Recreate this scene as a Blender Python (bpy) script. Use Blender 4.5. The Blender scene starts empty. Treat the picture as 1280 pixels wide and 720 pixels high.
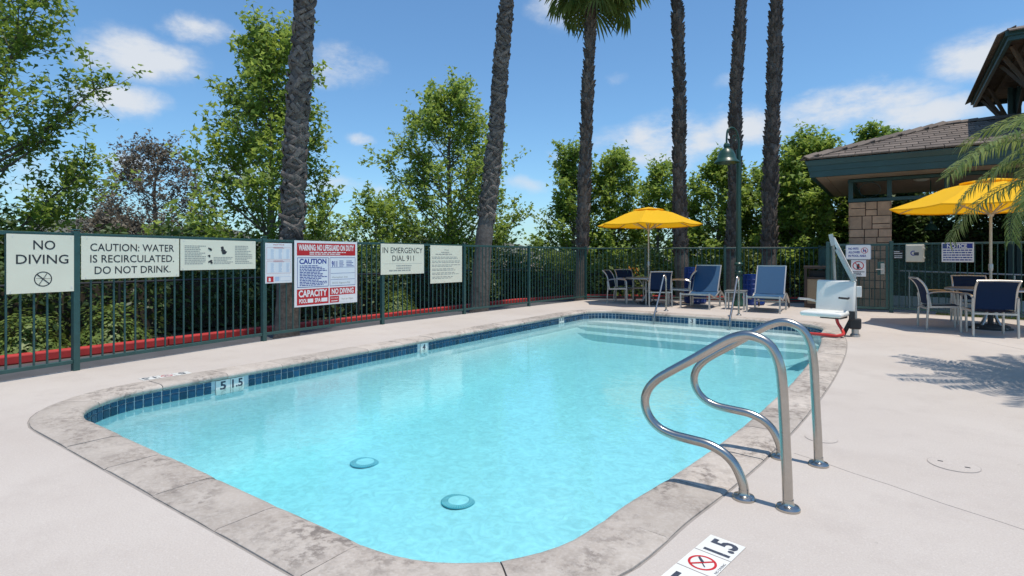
import bpy, bmesh, math, random
import numpy as np
from mathutils import Vector, Matrix

R = math.radians
rng = random.Random(7)
nrg = np.random.default_rng(11)
scene = bpy.context.scene
col = scene.collection

# ------------------------------------------------------------------ camera, world, sun, exposure
YAW = R(34.87)
CAMH = 1.24
cam_d = bpy.data.cameras.new('camera')
cam_d.lens = 36.0 * 686 / 1280
cam_d.shift_y = -39 / 1280
cam_d.clip_start = 0.05
cam_d.clip_end = 3000
cam = bpy.data.objects.new('camera', cam_d)
cam.location = (0, 0, CAMH)
cam.rotation_euler = (R(90), 0, YAW)
col.objects.link(cam)
scene.camera = cam
FWD = Vector((-math.sin(YAW), math.cos(YAW), 0))
RGT = Vector((math.cos(YAW), math.sin(YAW), 0))

SUN_EL = R(77.5)
SUN_DIR = Vector((math.cos(SUN_EL) * 0.99, -math.cos(SUN_EL) * 0.13, math.sin(SUN_EL))).normalized()
sun_d = bpy.data.lights.new('sun', 'SUN')
sun_d.energy = 4.1
sun_d.angle = R(0.53)
sun_d.color = (1.0, 0.915, 0.80)
sun = bpy.data.objects.new('sun', sun_d)
sun.rotation_euler = SUN_DIR.to_track_quat('Z', 'Y').to_euler()
sun.location = (6, -2, 30)
col.objects.link(sun)

scene.view_settings.view_transform = 'Standard'
scene.view_settings.look = 'None'
scene.view_settings.gamma = 1
scene.view_settings.use_curve_mapping = False
scene.view_settings.exposure = 0.0

SKY_STRENGTH = 0.15
world = bpy.data.worlds.new('World')
scene.world = world
world.use_nodes = True


def sky_dir(px, py):
    return (FWD + RGT * ((px - 640) / 686) + Vector((0, 0, 1)) * ((321 - py) / 686)).normalized()


def build_world():
    nt = world.node_tree
    nt.nodes.clear()
    N = nt.nodes.new
    L = nt.links.new
    out = N('ShaderNodeOutputWorld')
    bg = N('ShaderNodeBackground')
    bg.inputs['Strength'].default_value = SKY_STRENGTH
    sky = N('ShaderNodeTexSky')
    sky.sky_type = 'NISHITA'
    sky.sun_disc = False
    sky.sun_elevation = SUN_EL
    sky.sun_rotation = math.atan2(SUN_DIR.x, SUN_DIR.y)
    sky.air_density = 1.0
    sky.dust_density = 0.6
    sky.ozone_density = 2.0
    tc = N('ShaderNodeTexCoord')
    # warp the directions so cloud outlines break up
    nz = N('ShaderNodeTexNoise')
    nz.inputs['Scale'].default_value = 7.0
    nz.inputs['Detail'].default_value = 7.0
    nz.inputs['Roughness'].default_value = 0.6
    L(tc.outputs['Generated'], nz.inputs['Vector'])
    sub = N('ShaderNodeVectorMath'); sub.operation = 'SUBTRACT'
    L(nz.outputs['Color'], sub.inputs[0]); sub.inputs[1].default_value = (0.5, 0.5, 0.5)
    mul = N('ShaderNodeVectorMath'); mul.operation = 'MULTIPLY'
    L(sub.outputs[0], mul.inputs[0]); mul.inputs[1].default_value = (0.10, 0.10, 0.07)
    add = N('ShaderNodeVectorMath'); add.operation = 'ADD'
    L(tc.outputs['Generated'], add.inputs[0]); L(mul.outputs[0], add.inputs[1])
    clouds = [(180, 72, 66, 30, 1), (240, 30, 40, 18, .9), (148, 130, 52, 19, .95), (425, 82, 52, 24, .7), (690, 8, 40, 22, .6),
              (455, 178, 20, 8, .6), (1065, 132, 95, 25, .95), (1240, 66, 85, 34, 1), (830, 178, 95, 30, .85), (930, 160, 70, 24, .8),
              (1150, 150, 75, 22, .8), (165, 205, 36, 14, .9), (430, 238, 80, 16, .55), (660, 232, 34, 12, .5), (700, 190, 26, 10, .6),
              (290, 48, 14, 7, .5), (775, 95, 22, 9, .35), (905, 110, 30, 9, .4), (1010, 112, 22, 8, .45), (60, 220, 60, 40, .6), (300, 215, 60, 26, .5), (-160, 90, 110, 45, .9), (1420, 120, 110, 40, .9), (1500, -150, 120, 60, .8),
              (600, -220, 130, 50, .8), (-100, -200, 120, 60, .8), (640, 275, 110, 14, .45)]
    acc = None
    for (px, py, rx, ry, s) in clouds:
        c = sky_dir(px, py)
        k = (FWD + RGT * ((px - 640) / 686) + Vector((0, 0, (321 - py) / 686))).length
        sx = 686 * k * 0.92 / rx
        sz = 686 * k * .82 / ry
        a = N('ShaderNodeVectorMath'); a.operation = 'SUBTRACT'
        L(add.outputs[0], a.inputs[0]); a.inputs[1].default_value = c
        b = N('ShaderNodeVectorMath'); b.operation = 'MULTIPLY'
        L(a.outputs[0], b.inputs[0]); b.inputs[1].default_value = (sx, sx, sz)
        d = N('ShaderNodeVectorMath'); d.operation = 'LENGTH'
        L(b.outputs[0], d.inputs[0])
        m = N('ShaderNodeMapRange')
        m.interpolation_type = 'SMOOTHSTEP'
        m.inputs['From Min'].default_value = 1.5
        m.inputs['From Max'].default_value = 0.1
        m.inputs['To Min'].default_value = 0.0
        m.inputs['To Max'].default_value = s
        L(d.outputs['Value'], m.inputs['Value'])
        if acc is None:
            acc = m.outputs[0]
        else:
            mx = N('ShaderNodeMath'); mx.operation = 'MAXIMUM'
            L(acc, mx.inputs[0]); L(m.outputs[0], mx.inputs[1])
            acc = mx.outputs[0]
    # fine wispy break-up and a faint veil of cloud over the whole sky
    n2 = N('ShaderNodeTexNoise')
    n2.inputs['Scale'].default_value = 9.0
    n2.inputs['Detail'].default_value = 9.0
    n2.inputs['Roughness'].default_value = 0.62
    mp = N('ShaderNodeMapping'); mp.inputs['Scale'].default_value = (1, 1, 2.2)
    L(tc.outputs['Generated'], mp.inputs['Vector']); L(mp.outputs[0], n2.inputs['Vector'])
    r2 = N('ShaderNodeMapRange')
    r2.inputs['From Min'].default_value = 0.30; r2.inputs['From Max'].default_value = 0.62
    r2.inputs['To Min'].default_value = 0.35; r2.inputs['To Max'].default_value = 1.15
    L(n2.outputs['Fac'], r2.inputs['Value'])
    mm = N('ShaderNodeMath'); mm.operation = 'MULTIPLY'
    L(acc, mm.inputs[0]); L(r2.outputs[0], mm.inputs[1])
    r3 = N('ShaderNodeMapRange'); r3.interpolation_type = 'SMOOTHSTEP'
    r3.inputs['From Min'].default_value = 0.16; r3.inputs['From Max'].default_value = 0.88
    r3.inputs['To Max'].default_value = 0.93
    L(mm.outputs[0], r3.inputs['Value'])
    mix = N('ShaderNodeMix'); mix.data_type = 'RGBA'
    L(r3.outputs[0], mix.inputs['Factor'])
    tint = N('ShaderNodeMix'); tint.data_type = 'RGBA'; tint.blend_type = 'MULTIPLY'
    tint.inputs['Factor'].default_value = 1.0
    L(sky.outputs[0], tint.inputs['A'])
    tint.inputs['B'].default_value = (0.71, 0.98, 1.12, 1)
    L(tint.outputs['Result'], mix.inputs['A'])
    mix.inputs['B'].default_value = (5.0, 5.25, 5.6, 1)
    L(mix.outputs['Result'], bg.inputs['Color'])
    L(bg.outputs[0], out.inputs['Surface'])


build_world()

# ------------------------------------------------------------------ materials
MATS = {}


def nodes_of(name):
    m = bpy.data.materials.new(name)
    m.use_nodes = True
    nt = m.node_tree
    b = nt.nodes['Principled BSDF']
    MATS[name] = m
    return m, nt, nt.nodes.new, nt.links.new, b


def mat(name, color, rough=0.6, metal=0.0, var=0.12, scale=6.0, bump=0.0, bscale=40.0, objrand=0.0, coords='Object',
        dark=None, spec=0.5, dirt=0.0, dirt_scale=1.5, dirt_col=(0.1, 0.09, 0.08)):
    """plain painted/worn surface: base colour with two noises, optional stains, optional bump"""
    m, nt, N, L, b = nodes_of(name)
    b.inputs['Roughness'].default_value = rough
    b.inputs['Metallic'].default_value = metal
    b.inputs['Specular IOR Level'].default_value = spec
    tc = N('ShaderNodeTexCoord')
    if coords == 'World':
        geo = N('ShaderNodeNewGeometry'); vec = geo.outputs['Position']
    else:
        vec = tc.outputs[coords]
    nz = N('ShaderNodeTexNoise'); nz.inputs['Scale'].default_value = scale
    nz.inputs['Detail'].default_value = 6; nz.inputs['Roughness'].default_value = 0.6
    L(vec, nz.inputs['Vector'])
    rmp = N('ShaderNodeValToRGB')
    c = Vector(color)
    lo = c * (1 - var); hi = c * (1 + var)
    if dark is not None:
        lo = Vector(dark)
    rmp.color_ramp.elements[0].position = 0.3; rmp.color_ramp.elements[0].color = (*lo, 1)
    rmp.color_ramp.elements[1].position = 0.7; rmp.color_ramp.elements[1].color = (*[min(1, x) for x in hi], 1)
    L(nz.outputs['Fac'], rmp.inputs['Fac'])
    cur = rmp.outputs['Color']
    if dirt > 0:
        n2 = N('ShaderNodeTexNoise'); n2.inputs['Scale'].default_value = dirt_scale
        n2.inputs['Detail'].default_value = 8; n2.inputs['Roughness'].default_value = 0.68
        L(vec, n2.inputs['Vector'])
        r2 = N('ShaderNodeMapRange'); r2.inputs['From Min'].default_value = 0.52; r2.inputs['From Max'].default_value = 0.72
        r2.inputs['To Max'].default_value = dirt
        L(n2.outputs['Fac'], r2.inputs['Value'])
        mx = N('ShaderNodeMix'); mx.data_type = 'RGBA'
        L(r2.outputs[0], mx.inputs['Factor']); L(cur, mx.inputs['A']); mx.inputs['B'].default_value = (*dirt_col, 1)
        cur = mx.outputs['Result']
    if objrand > 0:
        oi = N('ShaderNodeObjectInfo')
        mr = N('ShaderNodeMapRange'); mr.inputs['To Min'].default_value = 1 - objrand; mr.inputs['To Max'].default_value = 1 + objrand
        L(oi.outputs['Random'], mr.inputs['Value'])
        vm = N('ShaderNodeVectorMath'); vm.operation = 'SCALE'
        L(cur, vm.inputs[0]); L(mr.outputs[0], vm.inputs['Scale'])
        cur = vm.outputs[0]
    L(cur, b.inputs['Base Color'])
    if bump > 0:
        nb = N('ShaderNodeTexNoise'); nb.inputs['Scale'].default_value = bscale; nb.inputs['Detail'].default_value = 4
        L(vec, nb.inputs['Vector'])
        bp = N('ShaderNodeBump'); bp.inputs['Strength'].default_value = bump; bp.inputs['Distance'].default_value = 0.01
        L(nb.outputs['Fac'], bp.inputs['Height']); L(bp.outputs[0], b.inputs['Normal'])
    return m


def leaf_mat(name, c1, c2, trans=0.3, rough=0.45, obj=False):
    m, nt, N, L, b = nodes_of(name)
    geo = N('ShaderNodeNewGeometry')
    rmp = N('ShaderNodeValToRGB')
    rmp.color_ramp.elements[0].color = (*c1, 1); rmp.color_ramp.elements[1].color = (*c2, 1)
    L(geo.outputs['Random Per Island'], rmp.inputs['Fac'])
    L(rmp.outputs[0], b.inputs['Base Color'])
    b.inputs['Roughness'].default_value = rough
    b.inputs['Specular IOR Level'].default_value = 0.35
    tr = N('ShaderNodeBsdfTranslucent')
    hs = N('ShaderNodeHueSaturation'); hs.inputs['Hue'].default_value = 0.48; hs.inputs['Value'].default_value = 1.5
    L(rmp.outputs[0], hs.inputs['Color']); L(hs.outputs[0], tr.inputs['Color'])
    ms = N('ShaderNodeMixShader'); ms.inputs[0].default_value = trans
    out = nt.nodes['Material Output']
    L(b.outputs[0], ms.inputs[1]); L(tr.outputs[0], ms.inputs[2]); L(ms.outputs[0], out.inputs['Surface'])
    return m


mat('joint', (0.30, 0.275, 0.255), rough=0.9, coords='World')
mat('crack', (0.36, 0.322, 0.296), rough=0.9, coords='World')
mat('paving', (0.42, 0.4, 0.38), rough=0.9, var=0.06, scale=1.4, coords='World')
mat('asphalt', (0.075, 0.078, 0.085), rough=0.9, var=0.2, scale=3, bump=0.3, bscale=120, coords='World')
mat('soil', (0.12, 0.09, 0.06), rough=0.95, var=0.35, scale=2.0, coords='World')
mat('hill', (0.115, 0.115, 0.085), rough=0.95, var=0.5, scale=0.05, coords='World', dirt=0.7, dirt_scale=0.09, dirt_col=(0.05, 0.075, 0.045))
mat('kerb_red', (0.47, 0.035, 0.03), rough=0.6, var=0.15, scale=4, coords='World', dirt=0.5, dirt_scale=5, dirt_col=(0.2, 0.02, 0.02))
mat('kerb_white', (0.55, 0.53, 0.5), rough=0.8, coords='World')
mat('plaster', (0.80, 0.86, 0.875), rough=0.8, var=0.02, scale=1.6, coords='World')
mat('grout', (0.50, 0.58, 0.60), rough=0.8, coords='World')
mat('pool_tile', (0.012, 0.062, 0.13), rough=0.18, var=0.25, scale=3, objrand=0.35)
mat('tile_white', (0.72, 0.72, 0.68), rough=0.3, var=0.04)
mat('ink_black', (0.025, 0.027, 0.032), rough=0.6, var=0.2)
mat('ink_slate', (0.045, 0.055, 0.08), rough=0.6, var=0.4, scale=60)
mat('ink_grey', (0.33, 0.33, 0.3), rough=0.6)
mat('ink_red', (0.50, 0.016, 0.022), rough=0.5, var=0.06)
mat('ink_pale_red', (0.62, 0.3, 0.3), rough=0.5, var=0.06)
mat('ink_blue', (0.012, 0.035, 0.27), rough=0.5, var=0.06)
mat('ink_pale_blue', (0.42, 0.53, 0.68), rough=0.5, var=0.06)
mat('ink_sheet', (0.70, 0.75, 0.79), rough=0.5, var=0.02)
mat('ink_white', (0.78, 0.78, 0.77), rough=0.5, var=0.02)
mat('sign_cream', (0.77, 0.75, 0.60), rough=0.45, var=0.03, scale=3)
mat('sign_white', (0.74, 0.75, 0.76), rough=0.45, var=0.03, scale=3)
mat('sign_grey_rim', (0.30, 0.36, 0.44), rough=0.4)
mat('tie', (0.7, 0.7, 0.66), rough=0.5)
mat('fence_green', (0.026, 0.080, 0.076), rough=0.42, var=0.15, scale=12, coords='World')
mat('trim_teal', (0.018, 0.062, 0.066), rough=0.45, var=0.10, scale=3, coords='World')
mat('lamp_green', (0.018, 0.062, 0.045), rough=0.35, var=0.1)
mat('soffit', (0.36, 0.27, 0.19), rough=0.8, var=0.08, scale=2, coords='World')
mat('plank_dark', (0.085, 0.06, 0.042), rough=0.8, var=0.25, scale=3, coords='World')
mat('roof_tile', (0.14, 0.112, 0.093), rough=0.85, var=0.16, scale=9, objrand=0.28, bump=0.3, bscale=60)
mat('mortar', (0.10, 0.075, 0.06), rough=0.95, coords='World')
mat('stone', (0.54, 0.325, 0.20), rough=0.9, var=0.22, scale=5, objrand=0.22, bump=0.6, bscale=25, coords='World')
mat('chrome', (0.46, 0.435, 0.40), rough=0.24, metal=1.0, var=0.06, scale=30)
mat('aluminium', (0.50, 0.49, 0.47), rough=0.38, metal=0.75, var=0.05)
mat('pole_beige', (0.50, 0.45, 0.37), rough=0.4, metal=0.5, var=0.05)
mat('sling_navy', (0.006, 0.020, 0.058), rough=0.75, var=0.2, scale=200, spec=0.15)
mat('sling_blue', (0.026, 0.085, 0.175), rough=0.65, var=0.2, scale=150, spec=0.25)
mat('sling_dark', (0.035, 0.035, 0.045), rough=0.7)
mat('table_top', (0.20, 0.20, 0.19), rough=0.35, var=0.2, scale=30)
mat('cast_dark', (0.05, 0.05, 0.05), rough=0.6)
mat('drum_blue', (0.012, 0.05, 0.26), rough=0.35, var=0.15, scale=4)
mat('bin_brown', (0.055, 0.036, 0.026), rough=0.6, var=0.2)
mat('bin_tan', (0.36, 0.27, 0.17), rough=0.9, var=0.25, scale=80)
mat('bin_black', (0.02, 0.02, 0.02), rough=0.6)
mat('plastic_white', (0.76, 0.75, 0.70), rough=0.35, var=0.04, scale=3)
mat('plastic_cream', (0.58, 0.55, 0.46), rough=0.5, var=0.04)
mat('rubber_black', (0.02, 0.02, 0.022), rough=0.5)
mat('hose_red', (0.55, 0.035, 0.03), rough=0.35)
mat('grate', (0.08, 0.34, 0.42), rough=0.5)
mat('palm_bark', (0.13, 0.112, 0.098), rough=0.95, var=0.4, scale=14, bump=0.8, bscale=30, coords='World')
mat('palm_boot_dark', (0.12, 0.095, 0.078), rough=0.95, var=0.5, scale=22, objrand=0.5, bump=0.5, bscale=80)
mat('palm_boot', (0.14, 0.116, 0.098), rough=0.9, var=0.45, scale=22, objrand=0.45, bump=0.5, bscale=80)
mat('tree_bark', (0.15, 0.13, 0.105), rough=0.95, var=0.35, scale=5, coords='World')
mat('twig', (0.07, 0.055, 0.04), rough=0.95)
leaf_mat('leaf_sycamore', (0.10, 0.18, 0.03), (0.27, 0.39, 0.075), 0.5)
leaf_mat('leaf_sycamore_light', (0.115, 0.20, 0.032), (0.31, 0.43, 0.09), 0.5)
leaf_mat('leaf_deep', (0.03, 0.065, 0.018), (0.09, 0.15, 0.038), 0.25)
leaf_mat('leaf_hedge', (0.03, 0.062, 0.018), (0.09, 0.14, 0.04), 0.25)
leaf_mat('leaf_shrub', (0.10, 0.16, 0.03), (0.19, 0.25, 0.06), 0.28)
leaf_mat('leaf_brown', (0.12, 0.105, 0.075), (0.22, 0.19, 0.14), 0.2, 0.8)
leaf_mat('leaf_fan', (0.09, 0.14, 0.028), (0.20, 0.25, 0.07), 0.35)
leaf_mat('leaf_feather', (0.10, 0.16, 0.035), (0.25, 0.31, 0.10), 0.35)
leaf_mat('leaf_grass', (0.06, 0.11, 0.02), (0.14, 0.19, 0.05), 0.2)
leaf_mat('petal_orange', (0.5, 0.18, 0.01), (0.6, 0.3, 0.02), 0.3)


def coping_mat():
    m, nt, N, L, b = nodes_of('coping')
    b.inputs['Roughness'].default_value = 0.9
    geo = N('ShaderNodeNewGeometry'); pos = geo.outputs['Position']
    def noise(scale, detail=6, rough=0.6):
        n = N('ShaderNodeTexNoise'); n.inputs['Scale'].default_value = scale
        n.inputs['Detail'].default_value = detail; n.inputs['Roughness'].default_value = rough
        L(pos, n.inputs['Vector']); return n.outputs['Fac']
    def ramp(v, a, bb, lo=0.0, hi=1.0):
        r = N('ShaderNodeMapRange'); r.inputs['From Min'].default_value = a; r.inputs['From Max'].default_value = bb
        r.inputs['To Min'].default_value = lo; r.inputs['To Max'].default_value = hi
        L(v, r.inputs['Value']); return r.outputs[0]
    def mixc(f, a, bb):
        x = N('ShaderNodeMix'); x.data_type = 'RGBA'; L(f, x.inputs['Factor'])
        for k, v in (('A', a), ('B', bb)):
            if isinstance(v, tuple): x.inputs[k].default_value = (*v, 1)
            else: L(v, x.inputs[k])
        return x.outputs['Result']
    base = mixc(ramp(noise(3.0), .35, .65), (0.38, 0.33, 0.285), (0.49, 0.435, 0.38))
    base = mixc(ramp(noise(60, 3), .45, .7, 0, .5), base, (0.56, 0.515, 0.47))
    blot = N('ShaderNodeMath'); blot.operation = 'MULTIPLY'
    L(ramp(noise(2.1, 4), .42, .62), blot.inputs[0]); L(ramp(noise(16, 8, .75), .47, .58, 0, .82), blot.inputs[1])
    base = mixc(blot.outputs[0], base, (0.15, 0.125, 0.11))
    base = mixc(ramp(noise(7, 8, .7), .58, .75, 0, .35), base, (0.25, 0.2, 0.16))
    oi = N('ShaderNodeObjectInfo')
    vm = N('ShaderNodeVectorMath'); vm.operation = 'SCALE'
    L(base, vm.inputs[0]); L(ramp(oi.outputs['Random'], 0, 1, .84, 1.1), vm.inputs['Scale'])
    L(vm.outputs[0], b.inputs['Base Color'])
    bp = N('ShaderNodeBump'); bp.inputs['Strength'].default_value = 0.5; bp.inputs['Distance'].default_value = 0.008
    L(noise(45, 6, .7), bp.inputs['Height']); L(bp.outputs[0], b.inputs['Normal'])


coping_mat()


def deck_mat():
    m, nt, N, L, b = nodes_of('deck')
    b.inputs['Roughness'].default_value = 0.88
    b.inputs['Specular IOR Level'].default_value = 0.3
    geo = N('ShaderNodeNewGeometry'); pos = geo.outputs['Position']
    def noise(scale, detail=6, rough=0.6):
        n = N('ShaderNodeTexNoise'); n.inputs['Scale'].default_value = scale
        n.inputs['Detail'].default_value = detail; n.inputs['Roughness'].default_value = rough
        L(pos, n.inputs['Vector']); return n.outputs['Fac']
    def ramp(v, a, bb, lo, hi):
        r = N('ShaderNodeMapRange'); r.inputs['From Min'].default_value = a; r.inputs['From Max'].default_value = bb
        r.inputs['To Min'].default_value = lo; r.inputs['To Max'].default_value = hi
        L(v, r.inputs['Value']); return r.outputs[0]
    def mixc(f, a, bb):
        x = N('ShaderNodeMix'); x.data_type = 'RGBA'; L(f, x.inputs['Factor'])
        for k, v in (('A', a), ('B', bb)):
            if isinstance(v, tuple): x.inputs[k].default_value = (*v, 1)
            else: L(v, x.inputs[k])
        return x.outputs['Result']
    c = mixc(ramp(noise(0.55, 5), .35, .65, 0, 1), (0.490, 0.438, 0.394), (0.545, 0.496, 0.450))
    c = mixc(ramp(noise(2.3, 8, .7), .50, .70, 0, .45), c, (0.415, 0.365, 0.33))
    c = mixc(ramp(noise(130, 3, .6), .40, .70, 0, .45), c, (0.37, 0.33, 0.30))
    c = mixc(ramp(noise(70, 3, .6), .56, .72, 0, .5), c, (0.60, 0.555, 0.515))
    c = mixc(ramp(noise(11, 4, .75), .685, .73, 0, .55), c, (0.25, 0.22, 0.20))
    L(c, b.inputs['Base Color'])
    bp = N('ShaderNodeBump'); bp.inputs['Strength'].default_value = 0.4; bp.inputs['Distance'].default_value = 0.006
    L(noise(110, 5, .7), bp.inputs['Height']); L(bp.outputs[0], b.inputs['Normal'])


deck_mat()


def umbrella_mat():
    m, nt, N, L, b = nodes_of('canvas_yellow')
    b.inputs['Base Color'].default_value = (0.95, 0.56, 0.008, 1)
    b.inputs['Roughness'].default_value = 0.85
    tc = N('ShaderNodeTexCoord')
    nz = N('ShaderNodeTexNoise'); nz.inputs['Scale'].default_value = 4; L(tc.outputs['Object'], nz.inputs['Vector'])
    bp = N('ShaderNodeBump'); bp.inputs['Strength'].default_value = 0.3; bp.inputs['Distance'].default_value = 0.05
    L(nz.outputs['Fac'], bp.inputs['Height']); L(bp.outputs[0], b.inputs['Normal'])
    tr = N('ShaderNodeBsdfTranslucent'); tr.inputs['Color'].default_value = (0.95, 0.48, 0.01, 1)
    ms = N('ShaderNodeMixShader'); ms.inputs[0].default_value = 0.35
    L(b.outputs[0], ms.inputs[1]); L(tr.outputs[0], ms.inputs[2]); L(ms.outputs[0], nt.nodes['Material Output'].inputs['Surface'])


umbrella_mat()


def water_mat():
    m, nt, N, L, b = nodes_of('water')
    nt.nodes.remove(b)
    geo = N('ShaderNodeNewGeometry')
    n1 = N('ShaderNodeTexNoise'); n1.inputs['Scale'].default_value = 2.4; n1.inputs['Detail'].default_value = 3
    n1.inputs['Distortion'].default_value = 0.6
    n2 = N('ShaderNodeTexNoise'); n2.inputs['Scale'].default_value = 19.0; n2.inputs['Detail'].default_value = 3
    n2.inputs['Distortion'].default_value = 0.8
    L(geo.outputs['Position'], n1.inputs['Vector']); L(geo.outputs['Position'], n2.inputs['Vector'])
    sc = N('ShaderNodeMath'); sc.operation = 'MULTIPLY'; sc.inputs[1].default_value = 0.35; L(n2.outputs['Fac'], sc.inputs[0])
    ad = N('ShaderNodeMath'); ad.operation = 'ADD'; L(n1.outputs['Fac'], ad.inputs[0]); L(sc.outputs[0], ad.inputs[1])
    bp = N('ShaderNodeBump'); bp.inputs['Strength'].default_value = 0.12; bp.inputs['Distance'].default_value = 0.03
    L(ad.outputs[0], bp.inputs['Height'])
    fr = N('ShaderNodeFresnel'); fr.inputs['IOR'].default_value = 1.36
    L(bp.outputs[0], fr.inputs['Normal'])
    gl = N('ShaderNodeBsdfGlossy'); gl.inputs['Roughness'].default_value = 0.02
    L(bp.outputs[0], gl.inputs['Normal'])
    tr = N('ShaderNodeBsdfTransparent')
    # ripple light painted as noise in the transmission colour, mottling surface and floor
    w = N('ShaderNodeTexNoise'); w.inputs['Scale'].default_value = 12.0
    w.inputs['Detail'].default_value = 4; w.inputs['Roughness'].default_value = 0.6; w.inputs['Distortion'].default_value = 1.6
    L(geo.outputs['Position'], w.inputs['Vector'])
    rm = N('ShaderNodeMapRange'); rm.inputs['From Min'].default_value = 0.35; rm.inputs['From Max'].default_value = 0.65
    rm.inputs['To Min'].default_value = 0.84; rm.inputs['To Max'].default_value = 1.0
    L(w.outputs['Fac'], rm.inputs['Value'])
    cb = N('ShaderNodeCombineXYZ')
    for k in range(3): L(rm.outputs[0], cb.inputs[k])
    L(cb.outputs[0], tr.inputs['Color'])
    ms = N('ShaderNodeMixShader')
    L(fr.outputs[0], ms.inputs[0]); L(tr.outputs[0], ms.inputs[1]); L(gl.outputs[0], ms.inputs[2])
    out = nt.nodes['Material Output']
    L(ms.outputs[0], out.inputs['Surface'])
    va = N('ShaderNodeVolumeAbsorption'); va.inputs['Color'].default_value = (0.16, 0.81, 0.885, 1)
    va.inputs['Density'].default_value = 0.44
    L(va.outputs[0], out.inputs['Volume'])


water_mat()


def smooth_path(pts, per=6):
    """Catmull-Rom through 3D points"""
    P = [Vector(p) for p in pts]
    out = []
    for i in range(len(P) - 1):
        p0 = P[max(i - 1, 0)]; p1 = P[i]; p2 = P[i + 1]; p3 = P[min(i + 2, len(P) - 1)]
        for k in range(per):
            t = k / per
            out.append(0.5 * ((2 * p1) + (p2 - p0) * t + (2 * p0 - 5 * p1 + 4 * p2 - p3) * t * t + (3 * p1 - p0 - 3 * p2 + p3) * t ** 3))
    out.append(P[-1])
    return out


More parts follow.
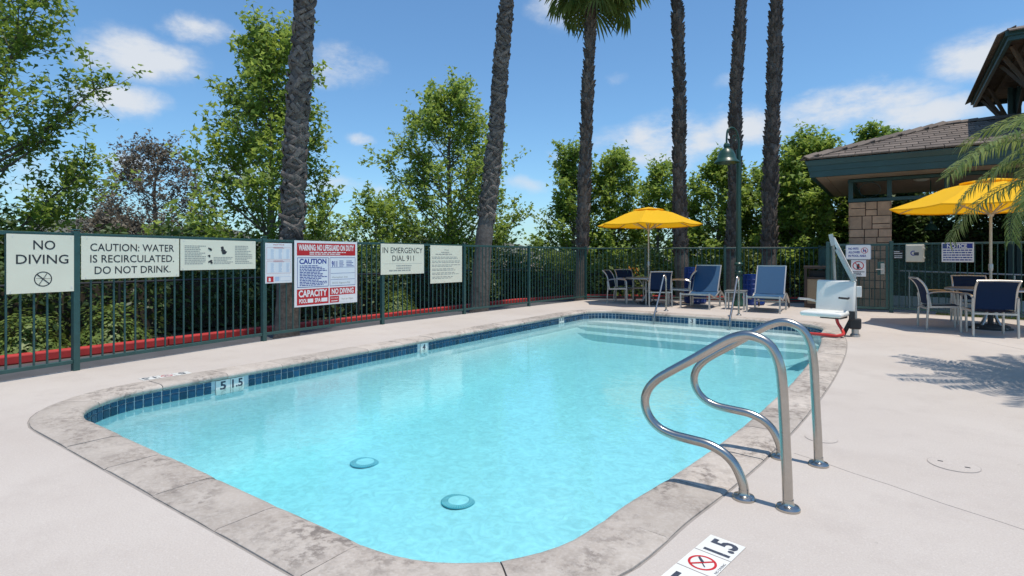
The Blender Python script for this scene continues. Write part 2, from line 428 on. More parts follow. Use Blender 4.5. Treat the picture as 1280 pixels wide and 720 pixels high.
class MB:
    def __init__(self):
        self.v = []; self.f = []

    def add(self, vs, fs):
        o = len(self.v)
        self.v.extend([tuple(x) for x in vs])
        self.f.extend([tuple(i + o for i in f) for f in fs])
        return self

    def box(self, c, s, rz=0.0, M=None):
        hx, hy, hz = s[0] / 2, s[1] / 2, s[2] / 2
        vs = [Vector((x, y, z)) for z in (-hz, hz) for y in (-hy, hy) for x in (-hx, hx)]
        if rz: vs = [Matrix.Rotation(rz, 3, 'Z') @ v for v in vs]
        if M is not None: vs = [M @ v for v in vs]
        vs = [v + Vector(c) for v in vs]
        return self.add(vs, [(0, 2, 3, 1), (4, 5, 7, 6), (0, 1, 5, 4), (1, 3, 7, 5), (3, 2, 6, 7), (2, 0, 4, 6)])

    def bbox(self, c, s, bev=0.005, rz=0.0, seg=2, M=None):
        bm = bmesh.new()
        bmesh.ops.create_cube(bm, size=1)
        for v in bm.verts: v.co = Vector((v.co.x * s[0], v.co.y * s[1], v.co.z * s[2]))
        bmesh.ops.bevel(bm, geom=list(bm.edges), offset=min(bev, min(s) * 0.45), segments=seg, profile=0.5, affect='EDGES')
        bm.verts.index_update()
        Rz = Matrix.Rotation(rz, 3, 'Z') if M is None else M
        vs = [Rz @ v.co + Vector(c) for v in bm.verts]
        fs = [tuple(v.index for v in f.verts) for f in bm.faces]
        bm.free()
        return self.add(vs, fs)

    def bar(self, p0, p1, w, h, up=(0, 0, 1)):
        """rectangular bar from p0 to p1 (w sideways, h along up)"""
        p0 = Vector(p0); p1 = Vector(p1)
        t = (p1 - p0).normalized()
        s = t.cross(Vector(up))
        if s.length < 1e-4: s = t.cross(Vector((1, 0, 0)))
        s.normalize(); u = s.cross(t)
        vs = []
        for p in (p0, p1):
            for a, b in ((-1, -1), (1, -1), (1, 1), (-1, 1)):
                vs.append(p + s * (a * w / 2) + u * (b * h / 2))
        return self.add(vs, [(3, 2, 1, 0), (4, 5, 6, 7), (0, 1, 5, 4), (1, 2, 6, 5), (2, 3, 7, 6), (3, 0, 4, 7)])

    def tube(self, path, r, n=10, caps=True, flat=1.0):
        P = [Vector(p) for p in path]
        rs = r if isinstance(r, (list, tuple)) else [r] * len(P)
        t = (P[1] - P[0]).normalized()
        ref = Vector((0, 0, 1)) if abs(t.z) < 0.9 else Vector((1, 0, 0))
        s = t.cross(ref).normalized()
        vs = []; fs = []
        for i, p in enumerate(P):
            if i == 0: t = (P[1] - P[0])
            elif i == len(P) - 1: t = (P[-1] - P[-2])
            else: t = (P[i + 1] - P[i - 1])
            t.normalize()
            s = (s - t * s.dot(t)).normalized()
            u = t.cross(s)
            for k in range(n):
                a = 2 * math.pi * k / n
                vs.append(p + s * (math.cos(a) * rs[i]) + u * (math.sin(a) * rs[i] * flat))
        for i in range(len(P) - 1):
            for k in range(n):
                k2 = (k + 1) % n
                fs.append((i * n + k, i * n + k2, (i + 1) * n + k2, (i + 1) * n + k))
        if caps:
            fs.append(tuple(reversed(range(n))))
            fs.append(tuple(range((len(P) - 1) * n, len(P) * n)))
        return self.add(vs, fs)

    def cyl(self, p0, p1, r0, r1=None, n=12):
        return self.tube([p0, p1], [r0, r0 if r1 is None else r1], n)

    def lathe(self, prof, c=(0, 0, 0), n=24, cap=True):
        vs = []; fs = []
        for (r, z) in prof:
            for k in range(n):
                a = 2 * math.pi * k / n
                vs.append((c[0] + r * math.cos(a), c[1] + r * math.sin(a), c[2] + z))
        for i in range(len(prof) - 1):
            for k in range(n):
                k2 = (k + 1) % n
                fs.append((i * n + k, i * n + k2, (i + 1) * n + k2, (i + 1) * n + k))
        if cap:
            fs.append(tuple(reversed(range(n)))); fs.append(tuple(range((len(prof) - 1) * n, len(prof) * n)))
        return self.add(vs, fs)

    def prism(self, poly, z0, z1, M=None):
        n = len(poly)
        vs = [Vector((x, y, z0)) for x, y in poly] + [Vector((x, y, z1)) for x, y in poly]
        if M is not None: vs = [M @ v for v in vs]
        fs = [tuple(reversed(range(n))), tuple(range(n, 2 * n))]
        for i in range(n):
            j = (i + 1) % n
            fs.append((i, j, n + j, n + i))
        return self.add(vs, fs)

    def mesh(self, name, material, smooth=None, fix=True):
        me = bpy.data.meshes.new(name)
        me.from_pydata(self.v, [], self.f)
        if fix:
            bm = bmesh.new(); bm.from_mesh(me)
            bmesh.ops.recalc_face_normals(bm, faces=bm.faces)
            bm.to_mesh(me); bm.free()
        me.materials.append(MATS[material] if isinstance(material, str) else material)
        if smooth is not None:
            me.polygons.foreach_set('use_smooth', [True] * len(me.polygons))
            me.set_sharp_from_angle(angle=R(smooth))
        me.update()
        return me

    def build(self, name, material, parent=None, smooth=None, recenter=None, fix=True):
        """one mesh object; a top-level one gets its origin at its base, a child keeps its parent's frame"""
        if recenter is None: recenter = parent is None
        loc = Vector((0, 0, 0))
        if recenter and self.v:
            A = np.array(self.v)
            mn, mxx = A.min(0), A.max(0)
            loc = Vector(((mn[0] + mxx[0]) / 2, (mn[1] + mxx[1]) / 2, mn[2]))
            self.v = [(x - loc.x, y - loc.y, z - loc.z) for x, y, z in self.v]
        o = bpy.data.objects.new(name, self.mesh(name, material, smooth, fix))
        o.location = loc
        o.parent = parent
        col.objects.link(o)
        return o


def tag(o, label=None, cat=None, group=None, kind=None):
    if label: o['label'] = label
    if cat: o['category'] = cat
    if group: o['group'] = group
    if kind: o['kind'] = kind
    return o


def empty(name, loc=(0, 0, 0), rz=0.0):
    o = bpy.data.objects.new(name, None)
    o.empty_display_size = 0.2
    o.location = loc; o.rotation_euler = (0, 0, rz)
    col.objects.link(o)
    return o


def inst(name, me, parent, loc=(0, 0, 0), rot=None, scale=None, M=None):
    o = bpy.data.objects.new(name, me)
    o.parent = parent
    if M is not None: o.matrix_local = M
    else:
        o.location = loc
        if rot is not None: o.rotation_euler = rot
        if scale is not None: o.scale = scale
    col.objects.link(o)
    return o


def copy_tree(o, parent=None):
    c = o.copy(); col.objects.link(c); c.parent = parent
    for ch in list(o.children):
        copy_tree(ch, c)
    return c


def local(root, v):
    """world position to a plain (unrotated) root's frame"""
    return Vector(v) - Vector(root.location)


def mesh_np(name, V, F_sizes, F_idx, material):
    me = bpy.data.meshes.new(name)
    me.vertices.add(len(V)); me.vertices.foreach_set('co', np.asarray(V, dtype=np.float32).ravel())
    me.loops.add(len(F_idx)); me.loops.foreach_set('vertex_index', np.asarray(F_idx, dtype=np.int32))
    me.polygons.add(len(F_sizes))
    starts = np.concatenate(([0], np.cumsum(F_sizes)[:-1])).astype(np.int32)
    me.polygons.foreach_set('loop_start', starts)
    me.update(calc_edges=True)
    me.materials.append(MATS[material])
    return me


# ------------------------------------------------------------------ pool outline
WATER_Z = -0.142


def catmull_closed(P, per=10):
    P = np.array(P, float); n = len(P); out = []
    for i in range(n):
        p0, p1, p2, p3 = P[i - 1], P[i], P[(i + 1) % n], P[(i + 2) % n]
        for k in range(per):
            t = k / per
            out.append(0.5 * (2 * p1 + (p2 - p0) * t + (2 * p0 - 5 * p1 + 4 * p2 - p3) * t * t + (3 * p1 - p0 - 3 * p2 + p3) * t ** 3))
    return np.array(out)


def arc(cx, cy, r, a0, a1, n):
    return [(cx + r * math.cos(R(a0 + (a1 - a0) * k / n)), cy + r * math.sin(R(a0 + (a1 - a0) * k / n))) for k in range(n + 1)]


outline = []
outline += arc(-5.03, 2.33, 0.75, 180, 270, 6)
outline += [(x, 1.58) for x in (-4.6, -4.0, -3.4, -2.8, -2.3)]
outline += arc(-1.86, 2.30, 0.72, 270, 352, 6)
outline += [(-1.105, 2.6), (-1.04, 3.03), (-0.965, 3.65), (-0.895, 4.5), (-0.845, 5.5), (-0.82, 6.6), (-0.825, 8.0), (-0.88, 9.2), (-0.97, 10.1)]
outline += arc(-1.86, 10.78, 0.86, 0, 90, 6)
outline += [(x, 11.64) for x in (-2.3, -2.9, -3.5, -4.1, -4.7)]
outline += arc(-5.13, 10.99, 0.65, 90, 180, 6)
outline += [(-5.78, y) for y in (10.5, 9.9, 9.0, 8.0, 7.0, 6.0, 5.0, 4.0, 3.2, 2.8)]
OUT = catmull_closed(outline, 8)
seg = np.linalg.norm(np.roll(OUT, -1, 0) - OUT, axis=1)
CUM = np.concatenate(([0], np.cumsum(seg)))
PERIM = CUM[-1]
OUTX = np.append(OUT[:, 0], OUT[0, 0]); OUTY = np.append(OUT[:, 1], OUT[0, 1])


def edge_at(s):
    s = s % PERIM
    x = np.interp(s, CUM, OUTX); y = np.interp(s, CUM, OUTY)
    e = 0.05
    x2 = np.interp((s + e) % PERIM, CUM, OUTX); y2 = np.interp((s + e) % PERIM, CUM, OUTY)
    x1 = np.interp((s - e) % PERIM, CUM, OUTX); y1 = np.interp((s - e) % PERIM, CUM, OUTY)
    t = Vector((x2 - x1, y2 - y1, 0)).normalized()
    nrm = Vector((t.y, -t.x, 0))           # outward for a counter-clockwise outline
    return Vector((x, y, 0)), t, nrm


def s_near(x, y):
    return CUM[int(np.argmin((OUT[:, 0] - x) ** 2 + (OUT[:, 1] - y) ** 2))]


def ring(n_off, count=260):
    out = []
    for k in range(count):
        p, t, nrm = edge_at(PERIM * k / count)
        q = p + nrm * n_off
        out.append((q.x, q.y))
    return out


def sheet_with_hole(name, outer, inner, z, material, skirt=0.0):
    bm = bmesh.new()
    def loop(pts):
        vs = [bm.verts.new((x, y, z)) for x, y in pts]
        return [bm.edges.new((vs[i], vs[(i + 1) % len(vs)])) for i in range(len(vs))], vs
    e1, v1 = loop(outer); e2, v2 = loop(inner)
    bmesh.ops.triangle_fill(bm, use_beauty=True, use_dissolve=False, edges=e1 + e2)
    bmesh.ops.recalc_face_normals(bm, faces=bm.faces)
    if bm.faces and sum(f.normal.z for f in bm.faces) < 0:
        for f in bm.faces: f.normal_flip()
    if skirt:
        for vs in (v1, v2):
            low = [bm.verts.new((v.co.x, v.co.y, z - skirt)) for v in vs]
            for i in range(len(vs)):
                j = (i + 1) % len(vs)
                bm.faces.new((vs[i], vs[j], low[j], low[i]))
    me = bpy.data.meshes.new(name)
    bm.to_mesh(me); bm.free()
    me.materials.append(MATS[material])
    o = bpy.data.objects.new(name, me); col.objects.link(o)
    tag(o, kind='structure')
    return o


# fence posts (x, y) measured on the ground
LEFT_POSTS = [(-6.62, -2.35), (-6.98, -0.12), (-7.33, 2.19), (-7.62, 4.54), (-7.71, 6.90), (-7.64, 9.15), (-7.50, 11.50), (-7.28, 14.15)]
FAR_POSTS = [(-7.28, 14.15), (-5.75, 14.82), (-3.80, 15.62), (-1.62, 16.55)]
RETURN_POSTS = [(-1.62, 16.55), (-1.27, 14.66)]
GATE = [(-1.27, 14.66), (-0.06, 14.86)]
RIGHT_POSTS = [(-0.06, 14.86), (2.18, 14.45), (4.5, 14.0)]

deck_outer = [(-6.2, -5.5)] + [(x - 0.05, y) for x, y in LEFT_POSTS] + [(-5.75, 14.92), (-3.8, 15.72), (-1.66, 16.65), (-1.2, 14.76), (-0.06, 14.95), (0.6, 14.84), (2.2, 14.55), (4.6, 14.1), (9, 13.2), (9, -5.5)]
deck_outer = list(reversed(deck_outer))
deck = sheet_with_hole('pool_deck', deck_outer, ring(0.327), 0.0, 'deck', skirt=0.16)
tag(deck, label='pale concrete pool deck surrounding the swimming pool')
sheet_with_hole('ground', [(-900, -500), (900, -500), (900, 1100), (-900, 1100)], ring(0.36, 120), -0.14, 'soil')

# hairline deck joints
for pts in ([(-0.52, 3.86), (-0.36, 3.79), (-0.2, 3.70), (-0.02, 3.62), (0.2, 3.5), (0.41, 3.41), (0.7, 3.27), (0.98, 3.15), (1.3, 3.0)], [(-0.3, 12.9), (1.6, 9.6)],):
    j = MB()
    for a, b in zip(pts[:-1], pts[1:]):
        j.bar((a[0], a[1], 0.0009), (b[0], b[1], 0.0009), 0.0018, 0.0015)
    j.build('deck_crack', 'crack', deck)

# ------------------------------------------------------------------ pool: basin, coping, tiles, water
basin_mb = MB()
NB = 220
rings = [(0.05, -0.055), (0.05, -0.35)]
FLOOR = lambda y: -1.22 + 0.076 * (y - 1.58)
vs = []; fs = []
levels = [(0.022, lambda y: -0.055), (0.022, lambda y: -0.33), (0.012, lambda y: min(-0.34, FLOOR(y) + 0.50)), (-0.05, lambda y: min(-0.36, FLOOR(y) + 0.28)), (-0.16, lambda y: FLOOR(y) + 0.13), (-0.32, lambda y: FLOOR(y) + 0.04), (-0.55, lambda y: FLOOR(y))]
for off, zf in levels:
    for k in range(NB):
        p, t, nrm = edge_at(PERIM * k / NB)
        q = p + nrm * off
        vs.append((q.x, q.y, zf(q.y)))
for i in range(len(levels) - 1):
    for k in range(NB):
        k2 = (k + 1) % NB
        fs.append((i * NB + k, i * NB + k2, (i + 1) * NB + k2, (i + 1) * NB + k))
fs.append(tuple(range((len(levels) - 1) * NB, len(levels) * NB)))
basin_mb.add(vs, fs)
basin = basin_mb.build('pool_basin', 'plaster', None, 40, recenter=False)
tag(basin, 'pale plaster swimming pool basin with rounded corners', kind='structure')

# entry steps along the far end, clipped to the pool outline
for i, (y0, zt) in enumerate(((11.22, -0.23), (10.86, -0.31), (10.50, -0.40))):
    pts = []
    for k in range(400):
        p, t, nrm = edge_at(PERIM * k / 400)
        q = p + nrm * (0.03 + 0.004 * i)
        if q.y >= y0: pts.append((q.x, q.y))
    # start the polygon where the outline crosses y0 on the right
    st = max(range(len(pts)), key=lambda a: (pts[a][1] < y0 + 0.12) * pts[a][0] + (pts[a][1] >= y0 + 0.12) * -99)
    pts = pts[st:] + pts[:st]
    front = []
    xr, xl = pts[0][0], pts[-1][0]
    nf = 14
    for k in range(nf + 1):
        u = k / nf
        front.append((xl + (xr - xl) * u, y0 + 0.10 * (2 * u - 1) ** 2 - 0.05))
    m = MB().prism(pts + front[1:-1], -1.3, zt)
    m.build('step', 'plaster', basin)

stone_len = PERIM / round(PERIM / 0.625)
PROFILE = [(0.03, -0.052), (0.004, -0.047), (-0.008, -0.032), (-0.008, -0.016), (0.004, -0.002), (0.03, 0.007), (0.07, 0.011),
           (0.30, 0.012), (0.313, 0.006), (0.315, -0.052)]
s0 = s_near(-3.8, 1.58)
for k in range(round(PERIM / stone_len)):
    a = s0 + k * stone_len + 0.003
    b = a + stone_len - 0.006
    m = MB(); vs = []; fs = []
    ns = 7
    dz = rng.uniform(-0.0025, 0.0025); dn = rng.uniform(-0.004, 0.003)
    for i in range(ns + 1):
        s = a + (b - a) * i / ns
        p, t, nrm = edge_at(s)
        inset = 0.004 if i in (0, ns) else 0.0
        for (n_, z_) in PROFILE:
            q = p + nrm * (n_ + dn)
            zz = z_ - (inset if z_ > -0.02 else 0)
            vs.append((q.x, q.y, zz + dz + rng.uniform(-0.0008, 0.0008)))
    np_ = len(PROFILE)
    for i in range(ns):
        for j in range(np_):
            j2 = (j + 1) % np_
            fs.append((i * np_ + j, i * np_ + j2, (i + 1) * np_ + j2, (i + 1) * np_ + j))
    fs.append(tuple(range(np_))); fs.append(tuple(reversed(range(ns * np_, ns * np_ + np_))))
    m.add(vs, fs)
    m.build('coping_stone', 'coping', basin, 50)

# joint bed under the coping
bed = MB(); ri = ring(0.045, 240); ro = ring(0.329, 240)
vs = [(x, y, -0.002) for x, y in ri] + [(x, y, -0.002) for x, y in ro]
vs = [(x, y, -0.012) for x, y in ri] + [(x, y, -0.003) for x, y in ro]
bed.add(vs, [(k, (k + 1) % 240, 240 + (k + 1) % 240, 240 + k) for k in range(240)])
bed.build('coping_joint', 'joint', basin)

# waterline tile band: grout backing, top row, tall row
gb = MB(); vs = []; n = 300
for off, z in ((0.017, -0.052), (0.017, -0.178)):
    for k in range(n):
        p, t, nrm = edge_at(PERIM * k / n); q = p + nrm * off
        vs.append((q.x, q.y, z))
gb.add(vs, [(k, (k + 1) % n, n + (k + 1) % n, n + k) for k in range(n)])
gb.build('tile_grout', 'grout', basin, 40)
tw = PERIM / round(PERIM / 0.0785)
tile_me = MB().bbox((0, 0, 0), (tw - 0.011, 0.008, 0.072), 0.0015, seg=1).mesh('tile', 'pool_tile')
MARKERS = [(-5.78, 3.10, 0.31), (-5.78, 5.95, 0.20), (-5.78, 10.15, 0.22), (-3.50, 11.64, 0.15)]
mk = [(s_near(x, y), w) for x, y, w in MARKERS]
top_row = MB(); hidden = MB()
for k in range(round(PERIM / tw)):
    s = (k + 0.5) * tw
    if any(abs((s - m0 + PERIM / 2) % PERIM - PERIM / 2) < w / 2 + 0.01 for m0, w in mk): continue
    p, t, nrm = edge_at(s)
    q = p + nrm * 0.012
    rz = math.atan2(t.y, t.x)
    top_row.box((q.x, q.y, -0.0775), (tw - 0.011, 0.008, 0.038), rz)
    seen = nrm.x < -0.2 or nrm.y > 0.2
    if seen:
        inst('tile', tile_me, basin, (q.x, q.y, -0.1385), (0, 0, rz))
    else:
        hidden.box((q.x, q.y, -0.1495), (tw - 0.011, 0.008, 0.094), rz)
tag(top_row.build('tile_course', 'pool_tile', basin), kind='stuff')
tag(hidden.build('tile_course', 'pool_tile', basin), kind='stuff')

# water body: closed volume, its sides buried behind the plaster
wr = ring(0.035, 160)
wm = MB()
vs = [(x, y, WATER_Z) for x, y in wr] + [(x, y, -1.45) for x, y in wr]
n = 160
wm.add(vs, [tuple(range(n)), tuple(reversed(range(n, 2 * n)))] + [(k, (k + 1) % n, n + (k + 1) % n, n + k) for k in range(n)])
water = wm.build('water', 'water', None, None, recenter=False)
tag(water, 'clear turquoise water filling the swimming pool', kind='structure')

# main drains on the floor
for i, (x, y, lab) in enumerate(((-4.80, 4.05, 'round teal drain cover on the pool floor, the farther one'), (-3.34, 3.92, 'round teal drain cover on the pool floor, nearest the camera'))):
    z = FLOOR(y)
    root = empty('pool_drain', (x, y, z + 0.002))
    tag(root, lab, 'drain', 'drains on the pool floor')
    MB().lathe([(0.165, 0.0), (0.16, 0.003), (0.12, 0.007), (0.10, 0.008)], n=36).build('drain_dome', 'grate', root, 40)
    MB().lathe([(0.10, 0.0085), (0.095, 0.010), (0.0, 0.011)], n=30, cap=False).build('drain_cap', 'plaster', root, 40)
    rb = MB()
    for k in range(40):
        a = 2 * math.pi * k / 40
        rb.bar((0.105 * math.cos(a), 0.105 * math.sin(a), 0.0085), (0.158 * math.cos(a), 0.158 * math.sin(a), 0.0045), 0.007, 0.004)
    tag(rb.build('grate_rib', 'plaster', root), kind='stuff')

# round access lid in the deck
lid = empty('deck_lid', (0.29, 4.19, 0.0))
tag(lid, 'round concrete access lid with two dark slots flush in the deck', 'lid')
MB().lathe([(0.128, 0.0005), (0.128, 0.0018)], n=40).build('lid_gap', 'crack', lid)
MB().lathe([(0.1235, 0.001), (0.1235, 0.0035)], n=40).build('lid_plate', 'deck', lid)
for s in (-1, 1):
    MB().box((0.062 * s, -0.02 * s, 0.004), (0.026, 0.012, 0.002)).build('lid_slot', 'ink_black', lid)
lid2 = empty('deck_lid', (-0.41, 4.28, 0.0))
tag(lid2, 'cracked round lid in the deck behind the near handrails', 'lid')
MB().lathe([(0.10, 0.0005), (0.10, 0.0018)], n=40).build('lid_gap', 'crack', lid2)
MB().lathe([(0.097, 0.001), (0.097, 0.0035)], n=40).build('lid_plate', 'deck', lid2)

# ------------------------------------------------------------------ lettering and signs
_tcache = {}


def text_geo(s, bold=0.0):
    """faces of a line of text, normalised so that capitals are 1 high; returns verts, faces, width"""
    if (s, bold) in _tcache: return _tcache[(s, bold)]
    cu = bpy.data.curves.new('lettering_curve', 'FONT')
    cu.body = s
    cu.size = 1.0
    cu.offset = bold
    cu.resolution_u = 3
    ob = bpy.data.objects.new('lettering_tmp', cu)
    me = bpy.data.meshes.new_from_object(ob)
    vs = np.array([v.co[:2] for v in me.vertices]) if len(me.vertices) else np.zeros((0, 2))
    fs = [tuple(p.vertices) for p in me.polygons]
    bpy.data.objects.remove(ob); bpy.data.curves.remove(cu); bpy.data.meshes.remove(me)
    vs = vs / 0.69
    x0 = vs[:, 0].min(); w = vs[:, 0].max() - x0
    vs[:, 0] -= x0
    _tcache[(s, bold)] = (vs, fs, w)
    return vs, fs, w


class Sign:
    """flat board; local x = reading direction, z = up, -y = out of the face"""

    def __init__(self, name, label, cat, origin, u, v, n, w, h, material, group=None, thick=0.004, rim=0.0):
        u, v, n = Vector(u).normalized(), Vector(v).normalized(), Vector(n).normalized()
        M = Matrix.Identity(4)
        for r in range(3):
            M[r][0] = u[r]; M[r][1] = -n[r]; M[r][2] = v[r]; M[r][3] = origin[r]
        m = MB()
        if rim > 0:
            pts = []
            for cx, cy, a0 in ((w - rim, rim, 270), (w - rim, h - rim, 0), (rim, h - rim, 90), (rim, rim, 180)):
                pts += arc(cx, cy, rim, a0, a0 + 90, 5)
            m.prism(pts, 0, thick, Matrix(((1, 0, 0), (0, 0, 1), (0, 1, 0))))
        else:
            m.bbox((w / 2, thick / 2, h / 2), (w, thick, h), 0.0008, seg=1)
        self.o = m.build(name, material, None, recenter=False)
        self.o.matrix_world = M
        tag(self.o, label, cat, group)
        self.w, self.h = w, h
        self.parts = {}

    def mb(self, material, lvl, name):
        if name == 'fine_print': return self.parts.setdefault((material, lvl, name), MB())
        m = MB(); self.parts[(material, lvl, name, len(self.parts))] = m
        return m

    def rect(self, x0, z0, x1, z1, material, lvl=1, name='printed_panel'):
        y = -0.0007 * lvl
        self.mb(material, lvl, name).add([(x0, y, z0), (x1, y, z0), (x1, y, z1), (x0, y, z1)], [(0, 1, 2, 3)])

    def frame(self, x0, z0, x1, z1, t, material, lvl=1, name='printed_border'):
        self.rect(x0, z0, x1, z0 + t, material, lvl, name); self.rect(x0, z1 - t, x1, z1, material, lvl, name)
        self.rect(x0, z0 + t, x0 + t, z1 - t, material, lvl, name); self.rect(x1 - t, z0 + t, x1, z1 - t, material, lvl, name)

    def poly(self, pts, material, lvl=1, name='printed_symbol'):
        y = -0.0007 * lvl
        self.mb(material, lvl, name).add([(x, y, z) for x, z in pts], [tuple(range(len(pts)))])

    def ring(self, cx, cz, r, t, material, lvl=1, name='printed_symbol', n=32, sx=1.0):
        y = -0.0007 * lvl
        vs = [(cx + math.cos(2 * math.pi * k / n) * rr * sx, y, cz + math.sin(2 * math.pi * k / n) * rr) for rr in (r, r - t) for k in range(n)]
        self.mb(material, lvl, name).add(vs, [(k, (k + 1) % n, n + (k + 1) % n, n + k) for k in range(n)])

    def line(self, x0, z0, x1, z1, t, material, lvl=1, name='printed_symbol'):
        d = Vector((x1 - x0, z1 - z0)).normalized(); p = Vector((-d.y, d.x)) * t / 2
        self.poly([(x0 - p.x, z0 - p.y), (x1 - p.x, z1 - p.y), (x1 + p.x, z1 + p.y), (x0 + p.x, z0 + p.y)], material, lvl, name)

    def text(self, s, cx, z, cap, material, width=None, lvl=2, name='lettering', left=False, bold=0.0):
        vs, fs, w = text_geo(s, bold)
        sx = cap if width is None else width / w
        x0 = cx if left else cx - w * sx / 2
        y = -0.0007 * lvl
        self.mb(material, lvl, name).add([(x0 + a * sx, y, z + b * cap) for a, b in vs], fs)

    def greek(self, x0, x1, z_top, z_bot, rows, material, t=0.45, lvl=2, seed=1, full=0.25, name='fine_print'):
        """fine print too small to read: broken thin lines"""
        rr = random.Random(seed)
        dz = (z_top - z_bot) / rows
        for i in range(rows):
            z = z_top - (i + 0.5) * dz
            end = x1 - (x1 - x0) * (0 if rr.random() < full else rr.random() * 0.35)
            x = x0
            while x < end:
                wl = rr.uniform(0.05, 0.14) * (x1 - x0)
                self.rect(x, z - dz * t / 2, min(x + wl, end), z + dz * t / 2, material, lvl, name)
                x += wl + 0.02 * (x1 - x0)

    def ties(self, pts):
        for (x, z) in pts:
            m = MB(); m.bbox((x, -0.0015, z), (0.010, 0.003, 0.022), 0.001, seg=1)
            m.build('cable_tie', 'tie', self.o)

    def done(self):
        for key, m in self.parts.items():
            o = m.build(key[2], key[0], self.o, fix=False)
            if key[2] in ('fine_print', 'lettering'): o['kind'] = 'stuff'
        return self.o


def ray(px, py):
    return FWD + RGT * ((px - 640) / 686) + Vector((0, 0, (321 - py) / 686))


def on_panel(px, py, a, b, off):
    """point where the sight line to a spot on the fence meets the vertical plane a-b pushed off toward the pool"""
    a = Vector((*a, 0)); b = Vector((*b, 0))
    u = (b - a).normalized(); n = Vector((u.y, -u.x, 0))
    d = ray(px, py)
    t = (a + n * off).dot(n) / d.dot(n) if abs(CAMH) else 0
    p = Vector((0, 0, CAMH)) + d * t
    return p, u, n


def fence_sign(name, label, cat, x0, x1, yt0, yb0, a, b, material, off=0.036, rim=0.0, thick=0.004, group='notice signs on the pool fence'):
    """board spanning pixels x0..x1; yt0/yb0 top and bottom at its left edge"""
    p, u, n = on_panel(x0, yt0, a, b, off)
    q, _, _ = on_panel(x0, yb0, a, b, off)
    r, _, _ = on_panel(x1, yb0, a, b, off)
    w = (Vector((r.x, r.y, 0)) - Vector((q.x, q.y, 0))).length
    h = p.z - q.z
    return Sign(name, label, cat, (q.x, q.y, q.z), u, (0, 0, 1), n, w, h, material, group, thick, rim)


LP = LEFT_POSTS
# NO DIVING
s = fence_sign('no_diving_sign', 'cream NO DIVING sign with crossed-out diver symbol, leftmost on the fence', 'sign', 8, 92.5, 292, 368, LP[1], LP[2], 'sign_cream')
W, H = s.w, s.h
s.text('NO', W * .54, H * .745, H * .155, 'ink_black', W * .33, bold=0.008)
s.text('DIVING', W * .52, H * .50, H * .155, 'ink_black', W * .78, bold=0.008)
s.ring(W * .52, H * .235, H * .13, H * .016, 'ink_black', 2, sx=1.0)
s.line(W * .52 - H * .09, H * .235 + H * .085, W * .52 + H * .09, H * .235 - H * .085, H * .018, 'ink_black', 3)
s.line(W * .52 - H * .06, H * .235 - H * .095, W * .52 + H * .055, H * .235 + H * .095, H * .009, 'ink_black', 4)
s.line(W * .52 - H * .10, H * .235 + H * .012, W * .52 + H * .11, H * .235 + H * .002, H * .006, 'ink_black', 5)
s.ties([(W * .08, H * .97), (W * .95, H * .97), (W * .05, H * .04), (W * .96, H * .08)])
s.done()
# CAUTION WATER
s = fence_sign('caution_sign', 'cream sign reading CAUTION WATER IS RECIRCULATED DO NOT DRINK', 'sign', 101.5, 224, 295, 349.5, LP[2], LP[3], 'sign_cream')
W, H = s.w, s.h
for i, (t, wd) in enumerate((('CAUTION: WATER', .86), ('IS RECIRCULATED.', .86), ('DO NOT DRINK.', .78))):
    s.text(t, W * .51, H * (.66 - .27 * i), H * .175, 'ink_black', W * wd, bold=0.008)
s.ties([(W * .05, H * .97), (W * .96, H * .97), (W * .04, H * .05), (W * .97, H * .06)])
s.done()
# resuscitation instructions
s = fence_sign('rescue_instruction_sign', 'narrow cream instruction sign with small figure drawings and fine print', 'sign', 225.5, 319.5, 299, 338, LP[2], LP[3], 'sign_cream', off=0.037)
W, H = s.w, s.h
s.greek(W * .05, W * .31, H * .82, H * .18, 11, 'ink_grey', seed=3)
s.greek(W * .41, W * .67, H * .44, H * .18, 5, 'ink_grey', seed=4)
s.greek(W * .70, W * .95, H * .84, H * .18, 11, 'ink_grey', seed=5)
for (cx, cz, k) in ((.36, .67, 1), (.355, .46, .7), (.365, .27, 1.1), (.55, .64, 1.9)):
    rr = random.Random(int(cx * 1000 + cz * 100))
    for q in range(5):
        a = rr.uniform(0, 6.28)
        x, z = W * cx + rr.uniform(-.018, .018) * W * k, H * cz + rr.uniform(-.05, .05) * H * k
        s.poly([(x + math.cos(b + a) * W * .014 * k * (0.5 + rr.random()), z + math.sin(b + a) * H * .035 * k) for b in (0, 1.3, 2.6, 3.9, 5.2)], 'ink_black', 2 + q)
s.ties([(W * .04, H * .96), (W * .96, H * .96), (W * .03, H * .06)])
s.done()
# laminated notice sheet
s = fence_sign('notice_sheet', 'small white notice sheet with blue tables beside the red warning sign', 'sign', 331.5, 365, 303.5, 354.5, LP[3], LP[4], 'sign_white', off=0.034, thick=0.002)
W, H = s.w, s.h
s.text('NOTICE', W * .5, H * .945, H * .03, 'ink_red', W * .4)
for z0, z1 in ((.58, .89), (.24, .55)):
    s.frame(W * .05, H * z0, W * .95, H * z1, H * .006, 'ink_pale_red', 1)
    for k in range(3):
        s.rect(W * (.08 + .29 * k), H * (z0 + .03), W * (.33 + .29 * k), H * (z1 - .04), 'ink_sheet', 1)
        s.greek(W * (.20 + .29 * k), W * (.33 + .29 * k), H * (z1 - .04), H * (z0 + .03), 9, 'ink_pale_blue', seed=20 + k)
    s.greek(W * .3, W * .7, H * (z1 + .02), H * (z1 - .03), 2, 'ink_pale_red', seed=9)
s.rect(W * .06, H * .03, W * .30, H * .17, 'ink_red', 1)
s.poly([(W * .12, H * .05), (W * .20, H * .05), (W * .19, H * .13), (W * .13, H * .14)], 'ink_white', 2)
s.rect(W * .35, H * .05, W * .52, H * .16, 'ink_pale_blue', 1)
